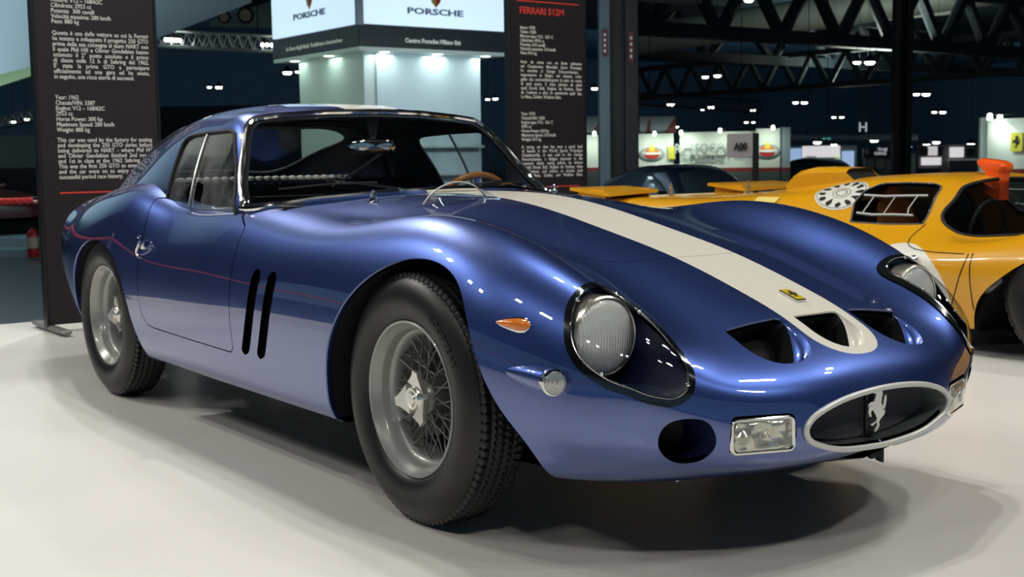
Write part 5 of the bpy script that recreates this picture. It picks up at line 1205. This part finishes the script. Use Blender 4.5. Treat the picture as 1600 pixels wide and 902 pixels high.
far_panel('far_booth', 'far booth with brown posters and white round prints', 'booth', 1434, 1528, 226, 300, DF-4, mat('far_mauve', (.17, .15, .16), 0, .6), (('poster', 1436, 1472, 230, 243, mat('far_brown', (.10, .06, .055), 0, .6)), ('print', 1449, 1464, 229, 243, GLOWW), ('lower_print', 1440, 1470, 246, 258, GLOWW), ('print', 1484, 1505, 230, 246, GLOWW), ('print', 1509, 1520, 232, 243, DKS), ('dark_table', 1432, 1470, 263, 300, DKS)))

# ------------------------------------------------------------------ trusses
def truss(name, label, a, b, h, m, n=14, r=.03, depth=None):
    a, b = np.asarray(a, float), np.asarray(b, float); d = (b-a)/np.linalg.norm(b-a); up = np.array([0, 0, h]); sd = np.cross(d, [0, 0, 1]); sd = sd/np.linalg.norm(sd)*(depth or h)
    c = (a+b)/2; o = empty(name, tuple(c)); tag(o, label, 'truss', 'lighting trusses')
    ch = MB()
    for off in (np.zeros(3), up, sd, up+sd): ch = MB().rod(a+off, b+off, r, 6); reparent(ch.build('chord', m, None, True), o)
    for off in (np.zeros(3), sd):
        wb = MB()
        for k in range(n):
            p, q, s_ = a+(b-a)*k/n+off, a+(b-a)*(k+1)/n+off, a+(b-a)*(k+.5)/n+off; wb.rod(p, s_+up, r*.6, 5); wb.rod(s_+up, q, r*.6, 5)
        reparent(wb.build('lattice', m, None, True), o)
    for k in (.15, .85):
        p = a+(b-a)*k+up; reparent(MB().rod(p, (p[0], p[1], 14), .012, 5).build('hanging_wire', BLACK, None, True), o)
    return o
SIL = mat('truss_silver', (.45, .50, .50), .7, .35)
truss('lighting_truss', 'silver lighting truss with two spotlight clusters above the blue coupe\'s roof', at(244, 72, 24), at(432, 82, 24), .28, SIL, 12)
truss('lighting_truss', 'short silver truss at the far left behind the first banner', at(-30, 207, 26), at(70, 186, 26), .20, SIL, 8, .02)
truss('lighting_truss', 'thin silver truss along the front of the far booths', at(1232, 219, 38), at(1432, 219, 38), .16, SIL, 24, .018)
truss('lighting_truss', 'dark slim truss carrying lamps above the booth with oval logos', at(985, 163, 40), at(1190, 176, 38), .35, mat('truss_dark', (.06, .075, .085), .5, .5), 16)
truss('lighting_truss', 'pale truss at the top edge over the broad column', at(918, -8, 22), at(1075, 6, 24), .30, SIL, 10)
LAMP = mat('lamp_glow', (1, 1, 1), 0, .4, emit=(.94, 1.0, .93), emit_s=10)
def lamp(px, py, d, s, label, hang=True, cat='lamp', group=None):
    c = at(px, py, d); o = empty('hall_lamp', tuple(c)); tag(o, label, cat, group)
    reparent(MB().lathe([(.001, -.25*s), (.35*s, -.22*s), (.5*s, 0), (.42*s, .12*s)], c, (0, 0, 1), 20).build('lamp_bowl', LAMP, None, True), o)
    reparent(MB().lathe([(.52*s, 0), (.40*s, .35*s), (.16*s, .62*s), (.001, .62*s)], c, (0, 0, 1), 20).build('lamp_housing', BLACK, None, True), o)
    if hang: reparent(MB().rod(c+[0, 0, .6*s], (c[0], c[1], 14), .005, 5).build('lamp_rod', BLACK, None, True), o)
# paired hall lamps; size follows the picture of each
for i, (px, py, d, w, lab) in enumerate([
    (327, 136, 60, 8, 'left lamp of the pair seen above the coupe\'s rear window'), (342, 136, 60, 12, 'right lamp of the pair seen above the coupe\'s rear window'),
    (449, 113, 40, 16, 'oval lamp just under the left end of the white stand\'s fascia'), (465, 112, 40, 9, 'small lamp touching the white stand\'s left wall'),
    (762, 155, 45, 8, 'small lamp left of the second banner beside the white stand'), (774, 154, 45, 10, 'brighter lamp left of the second banner beside the white stand'),
    (929, 138, 50, 11, 'lone lamp in the gap between second banner and broad column'), (1102, 120, 60, 12, 'left lamp of the large pair right of the broad column'), (1121, 118, 60, 13, 'right lamp of the large pair right of the broad column'),
    (1339, 97, 55, 14, 'left lamp of the pair under the big roof beam'), (1359, 97, 55, 18, 'right lamp of the pair under the big roof beam'), (1048, 163, 55, 13, 'lamp near the left end of the dark slim truss'), (1111, 167, 55, 12, 'lamp in the middle of the dark slim truss'), (1098, 171, 58, 7, 'tiny lamp below the middle of the dark slim truss'), (1175, 172, 55, 12, 'lamp at the right end of the dark slim truss'),
    (1243, 160, 58, 10, 'left lamp of the pair above the far blue booth'), (1257, 160, 58, 11, 'right lamp of the pair above the far blue booth'), (1303, 183, 80, 8, 'left lamp of the low pair above the far booths'), (1315, 183, 80, 8, 'right lamp of the low pair above the far booths'),
    (1166, 191, 80, 7, 'left lamp of the tiny pair over the sign A00'), (1177, 191, 80, 6, 'right lamp of the tiny pair over the sign A00'), (1057, 198, 60, 8, 'lone lamp above the canopy with the red gable'),
    (1432, 147, 65, 11, 'left lamp of the pair right of the slim brown column'), (1447, 147, 65, 14, 'right lamp of the pair right of the slim brown column'), (1460, 175, 75, 9, 'left lamp of the lower pair right of the slim brown column'), (1473, 175, 75, 11, 'right lamp of the lower pair right of the slim brown column'),
    (1277, 222, 42, 14, 'big lamp over the far blue booth'), (1303, 226, 44, 11, 'lamp beside the green exit light'), (1366, 219, 39, 15, 'bright lamp over the black booth header'), (1420, 229, 39, 10, 'lamp over the far pale booth strip'), (1448, 226, 37, 12, 'lamp over the left brown poster'), (1463, 222, 37, 13, 'bright lamp over the right edge of the brown poster'), (1517, 225, 37, 13, 'lamp over the television'),
    (20, 190, 30, 11, 'left lamp of the row behind the first banner'), (42, 186, 30, 12, 'second lamp of the row behind the first banner'), (59, 182, 30, 8, 'lamp nearest the first banner\'s edge'), (1170, 0, 60, 16, 'left lamp cut by the top edge over the roof beams'), (1194, 2, 60, 16, 'right lamp cut by the top edge over the roof beams')]):
    lamp(px, py, d, w*d/F_PX*.9, lab, group='hall lamps')
for px, py, lab, n in ((270, 63, 'cluster of spotlights on the left part of the silver lighting truss', 6), (421, 71, 'cluster of spotlights on the silver truss beside the sign box', 4)):
    o = empty('spotlight_cluster', tuple(at(px, py, 23.5))); tag(o, lab, 'spotlight', 'spotlight clusters on the silver truss')
    for k in range(n):
        q = at(px-11+22*k/(n-1), py-1+k*.25, 23.5); reparent(MB().ellipsoid(q, (.032, .032, .036), 12, 8).build('spot_lens', LAMP, None, True), o)
    reparent(MB().rod(at(px-14, py-4, 23.6), at(px+14, py-3, 23.6), .03, 6).build('spot_bar', BLACK, None, True), o)
q = at(1292, 217.5, 42); U = np.array([_R[0], _R[1], 0]); U /= np.linalg.norm(U)
exs = tag(MB().prism(rrect2(.26, .09, .01), q, U, (0, 0, 1), .05).build('exit_sign', mat('exit_green', (.05, .4, .25), 0, .5, emit=(.1, .7, .42), emit_s=.5), None, False), 'small green lit exit sign above the far blue booth', 'sign')
MB().rod((q[0], q[1], q[2]+.04), (q[0], q[1], 14), .012, 5).build('sign_wire', BLACK, exs, True)
q = at(1348, 195, 60); hs0 = q; hs = MB().box(q, (.5, .03, 1.0), R=np.array([[U[0], -U[1], 0], [U[1], U[0], 0], [0, 0, 1.]])).build('hall_letter_banner', mat('banner_slate', (.05, .08, .10), 0, .6), None, False); tag(hs, 'narrow hanging banner with a pale letter H high over the far booths', 'banner')
for dx_ in (-.2, .2): MB().rod((q[0]+U[0]*dx_, q[1]+U[1]*dx_, q[2]+.5), (q[0]+U[0]*dx_, q[1]+U[1]*dx_, 14), .012, 5).build('banner_wire', BLACK, hs, True)
reparent_h = text_mesh('banner_letter', [('H', 0, 0, 0)], mat('far_text', (.7, .72, .75), 0, .5), hs, q+facing(U)*.03-U*.22-np.array([0, 0, .32]), U, (0, 0, 1), .62, thick=.005, bold=.01)

# heavy roof girders: chords with V-shaped struts
GIR = mat('girder_dark', (.020, .028, .036), 0, .6)
def girder(label, a, b, h, n, cw, sw, m=GIR):
    a, b = np.asarray(a, float), np.asarray(b, float); c = (a+b)/2; o = empty('roof_girder', tuple(c)); tag(o, label, 'girder', 'roof girders')
    for off in (0, h):
        d = (b-a)[:2]; Lh = np.linalg.norm(d); d = d/Lh; Rm = np.array([[d[0], -d[1], 0], [d[1], d[0], 0], [0, 0, 1.]])
        reparent(MB().box(c+[0, 0, off], (Lh, cw, cw), R=Rm).build('chord', m, None, False), o)
    for k in range(n):
        p, q, s_ = a+(b-a)*k/n, a+(b-a)*(k+1)/n, a+(b-a)*(k+.5)/n
        for e0, e1 in ((p+[0, 0, h], s_), (s_, q+[0, 0, h])): reparent(MB().rod(e0, e1, sw/2, 8).build('strut', m, None, True), o)
zg = 6.2
gx = on(1300, 52, 2, zg)[0]
a, b = on(960, 20, 0, gx), on(1700, 104, 0, gx); zg = (a[2]+b[2])/2
girder('heaviest dark roof girder with V struts across the top right', (gx, a[1], zg), (gx, b[1], zg), 2.6, 9, .55, .55)
gy = on(1400, 126, 2, 5.4)[1]; a, b = on(1000, 158, 1, gy), on(1640, 100, 1, gy)
girder('long pale-edged roof girder rising to the right behind the heaviest one', (a[0], gy, 5.4), (b[0], gy, 5.4), 2.2, 12, .35, .38, mat('girder_grey', (.045, .055, .060), 0, .6))
gx2 = gx-22; a, b = on(940, 60, 0, gx2), on(1750, 140, 0, gx2)
girder('more distant dark roof girder seen through the heaviest one', (gx2, a[1], 7.2), (gx2, b[1], 7.2), 3.0, 10, .6, .6)
DUC = mat('duct_pale', (.34, .35, .30), .2, .6)
for (p, q, d0, d1, r, lab) in (((1000, 62), (1720, -45), 75, 62, .9, 'pale round ventilation duct running between the roof girders'), ((1000, 48), (1500, 0), 95, 85, .9, 'farther pale duct high in the roof')):
    tag(MB().tube([at(*p, d0), at((p[0]+q[0])/2, (p[1]+q[1])/2, (d0+d1)/2), at(*q, d1)], r, seg=18).build('ventilation_duct', DUC, None, True), lab, 'duct', 'roof ducts')
for i, (d, zc) in enumerate(((60, 0), (85, 0), (110, 0))):
    area('roof_fill_light', tuple(at(1350, 40-10*i, d)*np.array([1, 1, 0])+np.array([0, 0, 5.0])), tuple(at(1350, 0, d)+np.array([0, 0, 8.])), (3, 3), 800, (.80, .95, .85))  # added upward fill without lamp bodies, brightens girders and ducts

# ------------------------------------------------------------------ hanging white fabric and sign panel at the top left
FAB = mat('fabric_white', (.42, .52, .58), 0, .7); FABG = mat('fabric_lime_light', (.42, .55, .30), 0, .7)  # lime tone puts yellow-green light into the lower edge's colour
def sheet3(name, label, cat, pts, d, m, th=.06):
    P = [at(px, py, dd) for (px, py), dd in zip(pts, d)]; c = sum(P)/len(P); V = [p for p in P]; n = np.cross(P[1]-P[0], P[2]-P[0]); n /= np.linalg.norm(n)
    k = len(P); mb = MB(); mb.add([p+n*th/2 for p in P]+[p-n*th/2 for p in P], [tuple(range(k)), tuple(range(2*k-1, k-1, -1))]+[(i, i+k, (i+1) % k+k, (i+1) % k) for i in range(k)])
    o = mb.build(name, m, None, False); tag(o, label, cat); return o
def sheet_world(name, label, cat, P, m, th=.06):
    n = np.cross(P[1]-P[0], P[2]-P[0]); n /= np.linalg.norm(n); k = len(P); mb = MB()
    mb.add([p+n*th/2 for p in P]+[p-n*th/2 for p in P], [tuple(range(k)), tuple(range(2*k-1, k-1, -1))]+[(i, i+k, (i+1) % k+k, (i+1) % k) for i in range(k)])
    o = mb.build(name, m, None, False); tag(o, label, cat); return o
_e1, _e2, _e3 = at(-40, 118, 24), at(245, 58, 22.5), at(392, 2, 22); _w = np.array([-_F[0], -_F[1], 0])*10+np.array([0, 0, 5.2])
_e0 = _e1+(_e1-_e3)*1.3  # canopy extended out of view so the coupe's shoulder reflects it
_fab = sheet_world('hanging_fabric', 'broad white fabric canopy sweeping down behind the first banner', 'fabric', [_e0, _e1, _e2, _e3, _e3+(_e3-_e1)*.12+_w, _e0+_w], FAB)
_c = (_e0+_e3+_w)/2; area('fabric_fill_light', tuple(_c-np.array([0, 0, 3.2])), tuple(_c), (10, 8), 250, (.74, .94, 1.0))  # added fill light below the canopy, no fixture, brightens its underside
_fe = sheet3('lit_fabric_edge', 'lower edge with yellow-green light painted in', 'fabric', [(-40, 118), (120, 84.5), (120, 96), (-40, 146)], (24.0, 23.16, 23.16, 24.0), FABG, .05); del _fe['category']; _fe.parent = _fab
o = sheet3('overhead_sign', 'grey-green hanging panel with two round emblems behind the sign box', 'panel', [(330, 34), (450, -6), (450, 44), (330, 42)], (27, 26, 26, 27), mat('panel_sage', (.16, .22, .19), 0, .6))
for px in (345, 440):
    q = at(px, 30, 26.6); w_ = MB().rod(q, (q[0], q[1], 14), .008, 5).build('sign_wire', BLACK, None, True); w_.parent = o
for px, py, s in ((351, 27, .13), (384, 24, .17)):
    q = at(px, py, 25.8); e = reparent(MB().prism(circle2(s, 24), q, U, (0, 0, 1), .03).build('round_emblem', BLACK, None, False), o); e.matrix_parent_inverse = Matrix.Identity(4)
    e = MB().prism(circle2(s*.7, 24), q+facing(U)*.03, U, (0, 0, 1), .03).build('emblem_centre', mat('emblem_buff', (.30, .26, .18), 0, .5), None, False); e.parent = o
# ------------------------------------------------------------------ rope barrier, extinguisher and step at the left
ropem = mat('rope_red', (.45, .02, .025), 0, .6)
r0, r1 = at(56, 313, 8.2), np.array([-4.9, -1.75, .90])
ro = empty('rope_barrier', (r1[0], r1[1], 0)); tag(ro, 'twisted red barrier rope with a silver end left of the first banner', 'rope barrier')
t = np.linspace(0, 1, 60); base = r0[None]*(1-t[:, None])+r1[None]*t[:, None]-np.stack([0*t, 0*t, .05*np.sin(PI*t)], 1)
for ph in (0, 2*PI/3, 4*PI/3):
    off = np.stack([.011*np.cos(t*70+ph)*.8, .011*np.cos(t*70+ph)*.6, .011*np.sin(t*70+ph)], 1); reparent(MB().tube(base+off, .0125, seg=7).build('rope_strand', ropem, None, True), ro)
posts = [(-4.9, -1.75), (-1.9, -3.7), (1.2, -5.0)]
for (xa, ya), (xb, yb_) in zip(posts[:-1], posts[1:]):
    tt = np.linspace(0, 1, 50); bs = np.stack([xa+(xb-xa)*tt, ya+(yb_-ya)*tt, .90-.22*np.sin(PI*tt)], 1); reparent(MB().tube(bs, .02, seg=8).build('rope_strand', ropem, None, True), ro)
for xa, ya in posts:
    reparent(MB().lathe([(.001, .0), (.16, .0), (.16, .02), (.03, .04), (.022, .06), (.022, .93), (.035, .94), (.035, .97), (.02, .99), (.001, 1.0)], (xa, ya, 0), (0, 0, 1), 24).build('barrier_post', CHROME, None, True), ro)
reparent(MB().tube([r0+(r0-r1)*-.02, r0+(r0-r1)*.02, r0+(r0-r1)*.05], [.022, .022, .014], seg=14).build('rope_end', CHROME, None, True), ro)
e0 = at(53, 402, 19); ez = e0[2]
ex = empty('fire_extinguisher', (e0[0], e0[1], ez)); tag(ex, 'red fire extinguisher with a pale label standing left of the first banner', 'fire extinguisher')
def EP(mb, nm, m): return reparent(mb.build(nm, m, None, True), ex)
EP(MB().lathe([(.001, 0), (.085, 0), (.09, .01), (.09, .32), (.075, .38), (.035, .42), (.03, .44)], e0, (0, 0, 1), 24), 'cylinder', mat('extinguisher_red', (.40, .012, .014), 0, .3, .6))
EP(MB().lathe([(.0915, .14), (.0915, .30)], e0, (0, 0, 1), 24), 'label_band', mat('label_cream', (.45, .42, .30), 0, .6))
EP(MB().box(e0+np.array([0, 0, .46]), (.06, .03, .05), bev=.006).rod(e0+np.array([0, 0, .49]), e0+np.array([.09, .04, .53]), .012), 'valve', BLACK)
EP(MB().tube(curve([e0+np.array([0, 0, .45]), e0+np.array([.10, .06, .40]), e0+np.array([.12, .07, .25]), e0+np.array([.11, .065, .12])], 16), .012, seg=8), 'hose', BLACK)
a, b = at(-60, 405, 19.3), at(140, 395, 19.3)
for k, (dz, dd, m) in enumerate(((0, 0, mat('step_pale', (.30, .40, .44), 0, .5)), (.14, .55, mat('step_pale', (.30, .40, .44), 0, .5)))):
    nrm = facing((b-a)/np.linalg.norm(b-a)); q0, q1 = a-nrm*(dd+.6), b-nrm*(dd+.6)
    tag(quad_box(MB(), q0, q1, HZ if k == 0 else HZ+.12, HZ+.12+k*.14, 1.2 if k == 0 else 1.1).build('display_step', m, None, False), ('lower pale display step behind the fire extinguisher', 'upper pale display step behind the fire extinguisher')[k], 'step')
tag(quad_box(MB(), at(-120, 330, 24), at(240, 330, 24), HZ, at(60, 262, 24)[2], .3).build('partition', mat('partition_black', (.008, .010, .013), 0, .5), None, False), 'low black partition behind the red car at the left', 'partition')
tag(quad_box(MB(), at(-120, 330, 25), at(140, 330, 25), HZ, at(60, 212, 25)[2], .3).build('partition', mat('partition_teal', (.09, .13, .12), 0, .6), None, False), 'higher grey-green partition behind the low black one', 'partition')
# distant dark partitions that close the view under the roof
tag(quad_box(MB(), at(230, 260, 34), at(560, 260, 34), HZ, at(400, 165, 34)[2], .3).build('partition', mat('partition_navy', (.02, .03, .045), 0, .6), None, False), 'dark navy partition behind the coupe\'s rear window', 'partition')
# standing visitor by the broad column
def visitor(name, label, loc, rz, h):
    o = empty(name, loc, rz); tag(o, label, 'person')
    J = {'pelvis': (0, 0, .53), 'waist': (0, 0, .61), 'chest': (0, 0, .74), 'neck': (0, 0, .835), 'headb': (.005, 0, .875), 'head': (.008, 0, .955),
         'sL': (0, .105, .80), 'eL': (-.01, .135, .64), 'wL': (.05, .12, .50), 'sR': (0, -.105, .80), 'eR': (-.01, -.135, .64), 'wR': (.05, -.12, .50),
         'hL': (0, .055, .50), 'kL': (.01, .06, .28), 'aL': (-.005, .062, .04), 'tL': (.07, .065, .016), 'hR': (0, -.055, .50), 'kR': (.01, -.06, .28), 'aR': (-.005, -.062, .04), 'tR': (.07, -.065, .016)}
    Rr = {'pelvis': .085, 'waist': .075, 'chest': .09, 'neck': .033, 'headb': .045, 'head': .058, 'sL': .042, 'eL': .030, 'wL': .020, 'sR': .042, 'eR': .030, 'wR': .020, 'hL': .058, 'kL': .040, 'aL': .026, 'tL': .020, 'hR': .058, 'kR': .040, 'aR': .026, 'tR': .020}
    E = [('pelvis', 'waist'), ('waist', 'chest'), ('chest', 'neck'), ('neck', 'headb'), ('headb', 'head'), ('chest', 'sL'), ('sL', 'eL'), ('eL', 'wL'), ('chest', 'sR'), ('sR', 'eR'), ('eR', 'wR'), ('pelvis', 'hL'), ('hL', 'kL'), ('kL', 'aL'), ('aL', 'tL'), ('pelvis', 'hR'), ('hR', 'kR'), ('kR', 'aR'), ('aR', 'tR')]
    ks = list(J); J2 = [tuple(c*h for c in J[k]) for k in ks]; rads = [Rr[k]*h for k in ks]; ed = [(ks.index(a), ks.index(b)) for a, b in E]
    for s in (1, -1):
        w = len(J2)-0; wi = ks.index('wL' if s > 0 else 'wR'); base = np.array(J2[wi])
        for f_, (dy, ln) in enumerate(((.018, .042), (.007, .05), (-.004, .047), (-.014, .038), (.024, .03))):
            J2.append(tuple(base+np.array([.02, dy*.6, -.03])*h)); rads.append(.0075*h); ed.append((wi, len(J2)-1)); J2.append(tuple(base+np.array([.025, dy, -.03-ln])*h)); rads.append(.005*h); ed.append((len(J2)-2, len(J2)-1))
    me = bpy.data.meshes.new('body'); me.from_pydata(J2, ed, []); b = bpy.data.objects.new('body', me); COL.objects.link(b)
    sk = b.modifiers.new('skin', 'SKIN'); b.modifiers.new('sub', 'SUBSURF').levels = 1
    for v, r in zip(me.skin_vertices[0].data, rads): v.radius = (r, r)
    me.skin_vertices[0].data[0].use_root = True
    dg = bpy.context.evaluated_depsgraph_get(); dg.update(); m2 = bpy.data.meshes.new_from_object(b.evaluated_get(dg)); bpy.data.objects.remove(b)
    cl, sk_ = mat('dark_clothes', (.012, .014, .022), 0, .8), mat('skin_tone', (.34, .19, .13), 0, .6)
    m2.materials.clear(); m2.materials.append(cl); m2.materials.append(sk_)
    for p in m2.polygons:
        z = p.center.z/h; p.use_smooth = True
        p.material_index = 1 if (z > .845 or (z < .505 and abs(p.center.y)/h > .10 and z > .40)) else 0
    link(bpy.data.objects.new('body', m2), o)
    hr = MB(); hr.ellipsoid((-.006*h, 0, .962*h), (.066*h, .062*h, .058*h), 16, 10); hr = hr.build('hair', mat('hair_dark', (.015, .011, .009), 0, .6), o)
    for v in hr.data.vertices:
        if v.co.x > .02*h and v.co.z < .985*h: v.co.x = .02*h
    fc = MB(); fc.ellipsoid((.066*h, 0, .945*h), (.009*h, .007*h, .012*h), 8, 6); fc.build('nose', sk_, o)
    for s in (1, -1): MB().ellipsoid((.059*h, s*.019*h, .958*h), (.005*h, .008*h, .005*h), 8, 6).build('eye', BLACK, o)
    MB().ellipsoid((.058*h, 0, .922*h), (.006*h, .016*h, .004*h), 8, 6).build('mouth', mat('lip_tone', (.25, .09, .08), 0, .5), o)
    return o
vp = at(963, 250, 30); visitor('person', 'person in dark clothes standing in the gap inside the broad grey column', (vp[0], vp[1], HZ), math.atan2(_C[1]-vp[1], _C[0]-vp[0])+.5, 1.58)
